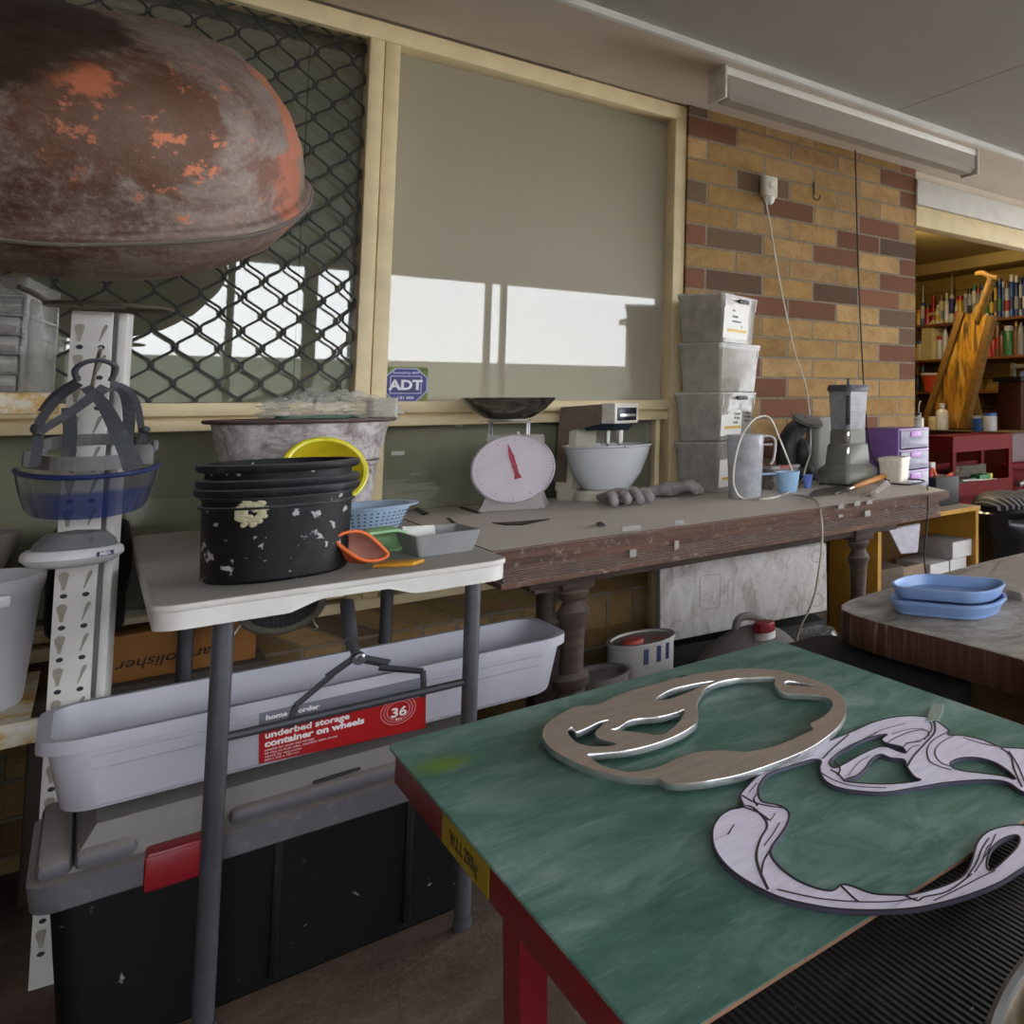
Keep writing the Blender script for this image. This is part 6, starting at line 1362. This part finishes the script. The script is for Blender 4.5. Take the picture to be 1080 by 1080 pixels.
top = [(969, .16, .04, 'yellow', 'orange', 'tin', None), (973.5, .40, .040, 'blue', 'white', 'nozzle', 'white'), (978.5, .20, .05, 'red', 'black', 'jar', None), (984.5, .29, .036, 'red', 'red', 'can', None), (989, .19, .042, 'cream', 'white', 'bottle', 'yellow'), (993, .27, .042, 'cream', 'brown', 'can', 'grey'), (998.5, .29, .036, 'white', 'white', 'bottle', None), (1004, .47, .042, 'white', 'grey', 'nozzle', 'navy'), (1009, .22, .03, 'cream', 'orange', 'bottle', 'orange'), (1013, .25, .055, 'yellow', 'red', 'jar', 'orange'), (1018.5, .26, .034, 'grey', 'silver', 'can', None), (1023, .31, .036, 'silver', 'black', 'can', 'black'), (1027.5, .33, .036, 'white', 'green', 'can', 'grey'), (1032, .30, .036, 'grey', 'red', 'can', 'blue'), (1036.5, .32, .036, 'silver', 'navy', 'can', 'blue'), (1041.5, .33, .036, 'white', 'black', 'can', 'green'), (1046, .31, .036, 'black', 'silver', 'can', 'yellow'), (1050, .34, .036, 'yellow', 'black', 'can', 'brown'), (1054.5, .36, .036, 'navy', 'blue', 'can', 'green'), (1058.5, .33, .036, 'blue', 'silver', 'can', 'navy'), (1062.5, .31, .038, 'silver', 'brown', 'can', 'red'), (1067.5, .38, .042, 'blue', 'white', 'can', 'navy'), (1072.5, .36, .036, 'navy', 'white', 'can', 'grey'), (1077, .34, .038, 'silver', 'black', 'can', 'black'), (1081.5, .35, .038, 'blue', 'navy', 'can', 'white')]
ords = ['first', 'second', 'third', 'fourth', 'fifth', 'sixth', 'seventh', 'eighth', 'ninth', 'tenth', 'eleventh', 'twelfth', 'thirteenth', 'fourteenth', 'fifteenth', 'sixteenth', 'seventeenth', 'eighteenth', 'nineteenth', 'twentieth', 'twenty-first', 'twenty-second', 'twenty-third', 'twenty-fourth', 'twenty-fifth']
kind = {'can': ('spray can', 'can'), 'bottle': ('bottle', 'bottle'), 'nozzle': ('nozzle bottle', 'bottle'), 'jar': ('jar', 'jar'), 'tin': ('tin', 'tin')}
for i, (px, h, r, b_, c_, sh, bd) in enumerate(top):
    bottle(px, z1, h, r, b_, c_, sh, '%s %s with %s top, %s from the brick pier on the upper shed shelf' % (b_, kind[sh][0], c_, ords[i]), kind[sh][1], 'bottles and cans on the upper shed shelf', x=4.90+.03*(i % 2), band=bd)
low = [(967, .13, .05, 'yellow', 'yellow', 'jar', None), (971, .19, .06, 'cream', 'blue', 'jar', None), (975, .12, .05, 'yellow', 'cream', 'tin', None), (991.5, .22, .05, 'white', 'red', 'jar', None), (997, .34, .045, 'white', 'white', 'bottle', None), (1039, .30, .05, 'grey', 'white', 'bottle', None), (1043.5, .14, .05, 'orange', 'white', 'tin', None), (1048, .15, .045, 'red', 'orange', 'tin', None), (1052.5, .34, .04, 'brown', 'yellow', 'can', 'red'), (1057, .22, .05, 'brown', 'black', 'jar', None), (1064.5, .26, .075, 'green', 'silver', 'jar', None), (1072, .3, .05, 'brown', 'yellow', 'bottle', None), (1077, .33, .05, 'grey', 'black', 'bottle', None)]
for i, (px, h, r, b_, c_, sh, bd) in enumerate(low):
    bottle(px, z2, h, r, b_, c_, sh, '%s %s with %s top, %s from the brick pier on the second shed shelf' % (b_, kind[sh][0], c_, ords[i]), kind[sh][1], 'pots and bottles on the second shed shelf', x=4.90, band=bd)
p = PX(983.5, 378, 4.9); cn = thing('glue_can', 'cream plastic jerrycan with a carry handle on the second shed shelf', 'jerrycan', (4.9, p.y, z2+.001))
M = MB(); M.hexa([(-.07, -.075, 0), (.07, -.075, 0), (.07, .075, 0), (-.07, .075, 0)], [(-.07, -.075, .30), (.07, -.075, .30), (.07, .075, .30), (-.07, .075, .30)]); M.hexa([(-.07, -.075, .30), (.07, -.075, .30), (.07, .075, .30), (-.07, .075, .30)], [(-.03, -.045, .38), (.03, -.045, .38), (.03, .075, .32), (-.03, .075, .32)]); M.build('can_body', plain('#d2bf84', .4), cn)
MB().tube([(0, .07, .33), (0, .055, .42), (0, -.0, .44), (0, -.05, .42), (0, -.055, .37)], .016, 8, 4).build('can_handle', plain('#d2bf84', .4), cn)
for px, h, r, b_, lb in ((968, .22, .06, 'black', 'black pot on the lowest shed shelf beside the brick pier'), (973.5, .3, .05, 'black', 'dark flask on the lowest shed shelf next to a red tub')):
    bottle(px, z3-.0, h, r, b_, 'red', 'jar', lb, 'jar', 'pots on the lowest shed shelf', x=4.9)
p = PX(983, 405, 4.86); rt = thing('orange_tub', 'orange red tub with a white rim on the lowest shed shelf behind the easel', 'tub', (4.86, p.y, z3+.001)); MB().lathe([(0, 0), (.07, 0), (.10, .16), (.095, .16), (.066, .006), (0, .005)], seg=32).build('tub_body', plain('#c2401c', .4), rt); MB().lathe([(.098, .15), (.108, .15), (.108, .17), (.098, .17)], seg=32, close=True).build('tub_rim', plain('#d6cdbb', .4), rt)

# easel with a painted panel, carved top
XE = 4.05
ea = thing('easel_panel', 'tall paint streaked timber panel leaning back on a wooden prop in the shed', 'easel', (XE+.1, 4.4, 0))
def E(px, py, x=XE): return PX(px, py, x)
t = NT('painted_panel'); v = t.coord((1, 1, .22), (R(18), 0, 0)); n_ = t.noise(v, 13, 7, .65, .8); n2_ = t.noise(v, 4, 3)
c = t.ramp(n_, [(.36, '#3d2a12'), (.46, '#6d4f1c'), (.54, '#b07d1c'), (.6, '#c98f1e'), (.68, '#b9a468')]); M_pan = t.fin(t.mix(t.math('MULTIPLY', t.ramp(n2_, [(.45, (0,)*3+(1,)), (.6, (1,)*3+(1,))]), .6), c, '#8a4a18'), .6)
tl, tr_, br2, bl2 = E(1015, 330), E(1046, 333), E(1016, 452), E(975, 450)
dep = Vector((.03, 0, 0))
m = MB(); m.hexa([tl, tr_, br2, bl2], [p+dep for p in (tl, tr_, br2, bl2)]); m.build('panel_board', M_pan, ea, 30, True)
m = MB()
for a_, b_ in ((tl, bl2), (tr_, br2)):
    s = Vector((0, .035, 0)); f = Vector((-.02, 0, 0)); q1 = [a_-s+f, a_+s+f, b_+s+f, b_-s+f]; m.hexa(q1, [p+dep+Vector((.02, 0, 0)) for p in q1])
m.build('panel_rails', plain('#7d5a22', .6, var=.2), ea, 30, True)
m = MB(); m.tube([E(1030, 338), E(1038, 318), E(1044, 300)], .034, 10, 4).tube([E(1044, 300), E(1046, 292)], .03, 8).tube([E(1030, 289), E(1037, 288), E(1045, 292), E(1053, 293)], .02, 8, 4).tube([E(1028, 334), E(1034, 322)], .03, 8); m.build('carved_finial', plain('#9a7228', .6, var=.3, scale=14), ea, 40, True)
m = MB(); a_, b_ = PX(1033, 385, 4.2), PX(1009, 462, 4.2)
for a_, b_, w2 in ((PX(1030, 380, 4.2), PX(1010, 452, 4.2), .035), (PX(1023, 402, 4.35), PX(1034, 449, 4.35), .025)):
    s = Vector((0, w2, 0)); q1 = [a_-s, a_+s, b_+s, b_-s]; m.hexa(q1, [p+Vector((.03, 0, 0)) for p in q1])
m.build('prop_leg', plain('#b08a48', .6), ea, 30, True)
# red tool bench the easel stands on
lowz = min(bl2.z, br2.z)-.012
rbn = thing('red_cabinet', 'dark red steel tool cabinet in the shed carrying the easel', 'cabinet', (4.3, 4.4, 0))
MB().box((3.98, 3.75, 0), (4.5, 4.95, lowz-.006), .006).build('cabinet_body', plain('#4a0b0c', .4), rbn, 30, True); MB().box((3.96, 3.73, lowz-.005), (4.52, 4.97, lowz-.001), .001).build('cabinet_top', plain('#6d5a38', .6), rbn, 30, True)
MB().box((4.32, 3.80, lowz+.0), (4.62, 4.05, lowz+.34), .006).box((4.30, 3.78, lowz+.34), (4.64, 4.07, lowz+.37), .004)
o = MB().box((4.30, 3.96, lowz), (4.49, 4.20, lowz+.36), .006).build('brown_case', plain('#4a2012', .6)); tag(o, 'dark brown case standing on the red cabinet behind the prop leg', 'case')
o = MB().box((4.27, 3.93, lowz+.361), (4.51, 4.23, lowz+.40), .004).build('black_tray', plain('#151414', .5)); tag(o, 'black tray lying on top of the dark brown case in the shed', 'tray')
for px, h, r, b_, c_, sh, lb in ((994, .20, .05, 'white', 'white', 'bottle', 'white squeeze bottle on the red cabinet below the painted panel'), (986, .1, .05, 'cream', 'cream', 'jar', 'cream pot on the red cabinet next to a white squeeze bottle'), (1034, .11, .06, 'blue', 'silver', 'tin', 'blue tin on the red cabinet, at the foot of the prop leg'), (1044, .13, .05, 'silver', 'blue', 'jar', 'silver jar beside the blue tin on the red cabinet')):
    p = PX(px, 450, 4.02); t = bottle(px, lowz, h, r, b_, c_, sh, lb, kind[sh][1], None, x=4.02)
# red trolley
ca_, cb_, ct_ = PY(1005, 462, 3.5), PY(1067, 459, 3.5), None
tx0, tx1, ty0, ty1, tzt = ca_.x, cb_.x, 3.5, 3.78, (ca_.z+cb_.z)/2+.01
tro = thing('red_trolley', 'bright red steel tool trolley with open shelves at the shed doorway', 'trolley', ((tx0+tx1)/2, 3.64, 0))
pw = .028
for x in (tx0, tx1-pw):
    for y in (ty0, ty1-pw): MB().box((x, y, 0), (x+pw, y+pw, tzt), .002).build('post', M_red2, tro, 20, True)
zq = lambda py: PY(1035, py, ty0).z
for (za_, zb_2) in ((zq(475), tzt), (zq(521), zq(507)), (.06, .12)):
    m = MB(); m.box((tx0, ty0-.002, za_), (tx1, ty0+.003, zb_2)).box((tx0, ty1-.003, za_), (tx1, ty1+.002, zb_2)).box((tx0-.002, ty0, za_), (tx0+.003, ty1, zb_2)).box((tx1-.003, ty0, za_), (tx1+.002, ty1, zb_2)).box((tx0, ty0, zb_2-.012 if zb_2 == tzt else za_), (tx1, ty1, zb_2-.006 if zb_2 == tzt else za_+.006)); m.build('tray', plain('#6a1a20', .6, 0, .15) if zb_2 == tzt else M_red2, tro, 20, True)
MB().box((tx0+.0, ty1-.004, .12), (tx1, ty1-.002, zq(490))).build('back_panel', plain('#5c080c', .6, 0, .15), tro, 20, True)
zt2 = zq(521)+.007
for i, (x, y, w2, d2, h, col, lb, nm) in enumerate(((.10, .06, .16, .12, .09, '#2b2a28', 'black tool lying in the middle tray of the red trolley', 'power_drill'), (.30, .08, .1, .1, .10, '#1f6b3a', 'green packet in the middle tray of the red trolley', 'sandpaper_packet'), (.40, .1, .04, .1, .10, '#c9c03a', 'yellow packet in the middle tray of the red trolley', 'sandpaper_packet'))):
    o = MB().box((tx0+x, ty0+y, zt2), (tx0+x+w2, ty0+y+d2, zt2+h), .006).build(nm, plain(col, .5)); tag(o, lb, 'tool' if i == 0 else 'packet')
o = MB().box((tx0+.12, ty0+.04, zq(508)+.002), (tx0+.42, ty0+.06, zq(508)+.010), rot=Matrix.Rotation(R(3), 3, 'Y')).build('folding_ruler', plain('#b9b29c', .5)); tag(o, 'pale ruler laid across the middle tray of the red trolley', 'ruler')
m = MB(); a_ = (tx0+.2, ty0+.18, zt2); m.box((tx0+.14, ty0+.16, zt2), (tx0+.44, ty0+.2, zt2+.16), .006); tag(m.build('tool_roll', plain('#4d4336', .7, var=.3, scale=20)), 'brown tool roll standing at the back of the red trolley tray', 'tool roll')
# second red trolley and grey wire shelf at the picture edge
tr2 = thing('red_tool_chest', 'red tool chest beside the red trolley, wires and tools on it', 'tool chest', (4.0, 3.62, 0))
x2 = PY(1066, 490, 3.62).x
MB().box((x2, 3.62, 0), (x2+.55, 3.69, .28), .004).box((x2, 3.62, .28), (x2+.03, 3.69, .62), .003).box((x2, 3.62, .60), (x2+.55, 3.72, .64), .003).box((x2, 3.70, 0), (x2+.55, 3.72, .62)).build('chest_body', M_red2, tr2, 20, True)
m = MB(); m.cyl((x2+.05, 3.60, .50), (x2+.2, 3.62, .52), .02).cyl((x2+.08, 3.63, .45), (x2+.3, 3.66, .42), .015); m.build('hand_tools', plain('#8a8880', .4, .7), tr2, 30, True)
gs = thing('grey_shelf_unit', 'grey painted steel shelf unit at the edge of the shed', 'shelf', (4.6, 4.3, 0))
yg0, yg1 = PX(1068, 430, 4.55).y, 3.75
gz = [PX(1075, py, 4.55).z for py in (386, 423, 461)]
m = MB(); m.box((4.54, yg0-.02, 0), (4.57, yg0+.015, gz[0]+.02), .002).box((4.54, yg1, 0), (4.57, yg1+.03, gz[0]+.02), .002).box((4.98, yg0-.02, 0), (5.01, yg0+.01, gz[0]+.02)).build('upright', plain('#8d8c86', .5), gs, 20, True)
for z in gz: MB().box((4.54, yg1, z-.014), (5.0, yg0, z+.012), .002).build('shelf_board', plain('#85847e', .5), gs, 20, True)
bt2 = thing('blue_bottle', 'pale blue bottle standing on the grey steel shelf unit', 'bottle', (4.62, PX(1078, 400, 4.62).y, gz[1]+.013)); MB().lathe([(0, 0), (.05, 0), (.05, .13), (.02, .19), (.02, .23), (0, .23)], seg=20).build('bottle_body', plain('#9a9cc0', .4), bt2)
# ================================================================== LIGHT
w = bpy.data.worlds.new('overcast'); SC.world = w; w.use_nodes = True
nt = w.node_tree; bg = nt.nodes['Background']
tc = nt.nodes.new('ShaderNodeTexCoord'); sp = nt.nodes.new('ShaderNodeSeparateXYZ'); nt.links.new(tc.outputs['Generated'], sp.inputs[0])
rp = nt.nodes.new('ShaderNodeValToRGB'); rp.color_ramp.elements[0].position = .0; rp.color_ramp.elements[0].color = (.95, .97, 1, 1)
rp.color_ramp.elements[1].position = .8; rp.color_ramp.elements[1].color = (.80, .88, 1, 1); nt.links.new(sp.outputs[2], rp.inputs[0])
nt.links.new(rp.outputs[0], bg.inputs[0]); bg.inputs[1].default_value = SKY
def bulb(name, loc, col, watts, r):
    l = bpy.data.lights.new(name, 'POINT'); l.energy = watts; l.color = col; l.shadow_soft_size = r
    o = bpy.data.objects.new(name, l); o.location = loc; COL.objects.link(o)
bulb('shed_bulb', (3.5, 4.3, 2.2), (1, .84, .55), SHED, .06)
SC.view_settings.view_transform = 'Standard'; SC.view_settings.look = 'None'; SC.view_settings.gamma = 1; SC.view_settings.use_curve_mapping = False
SC.view_settings.exposure = EXPO
SC.cycles.use_denoising = True
SC.cycles.max_bounces = 10; SC.cycles.diffuse_bounces = 5; SC.cycles.transparent_max_bounces = 16
SC.cycles.caustics_reflective = False; SC.cycles.caustics_refractive = False
SC.cycles.sample_clamp_indirect = 6
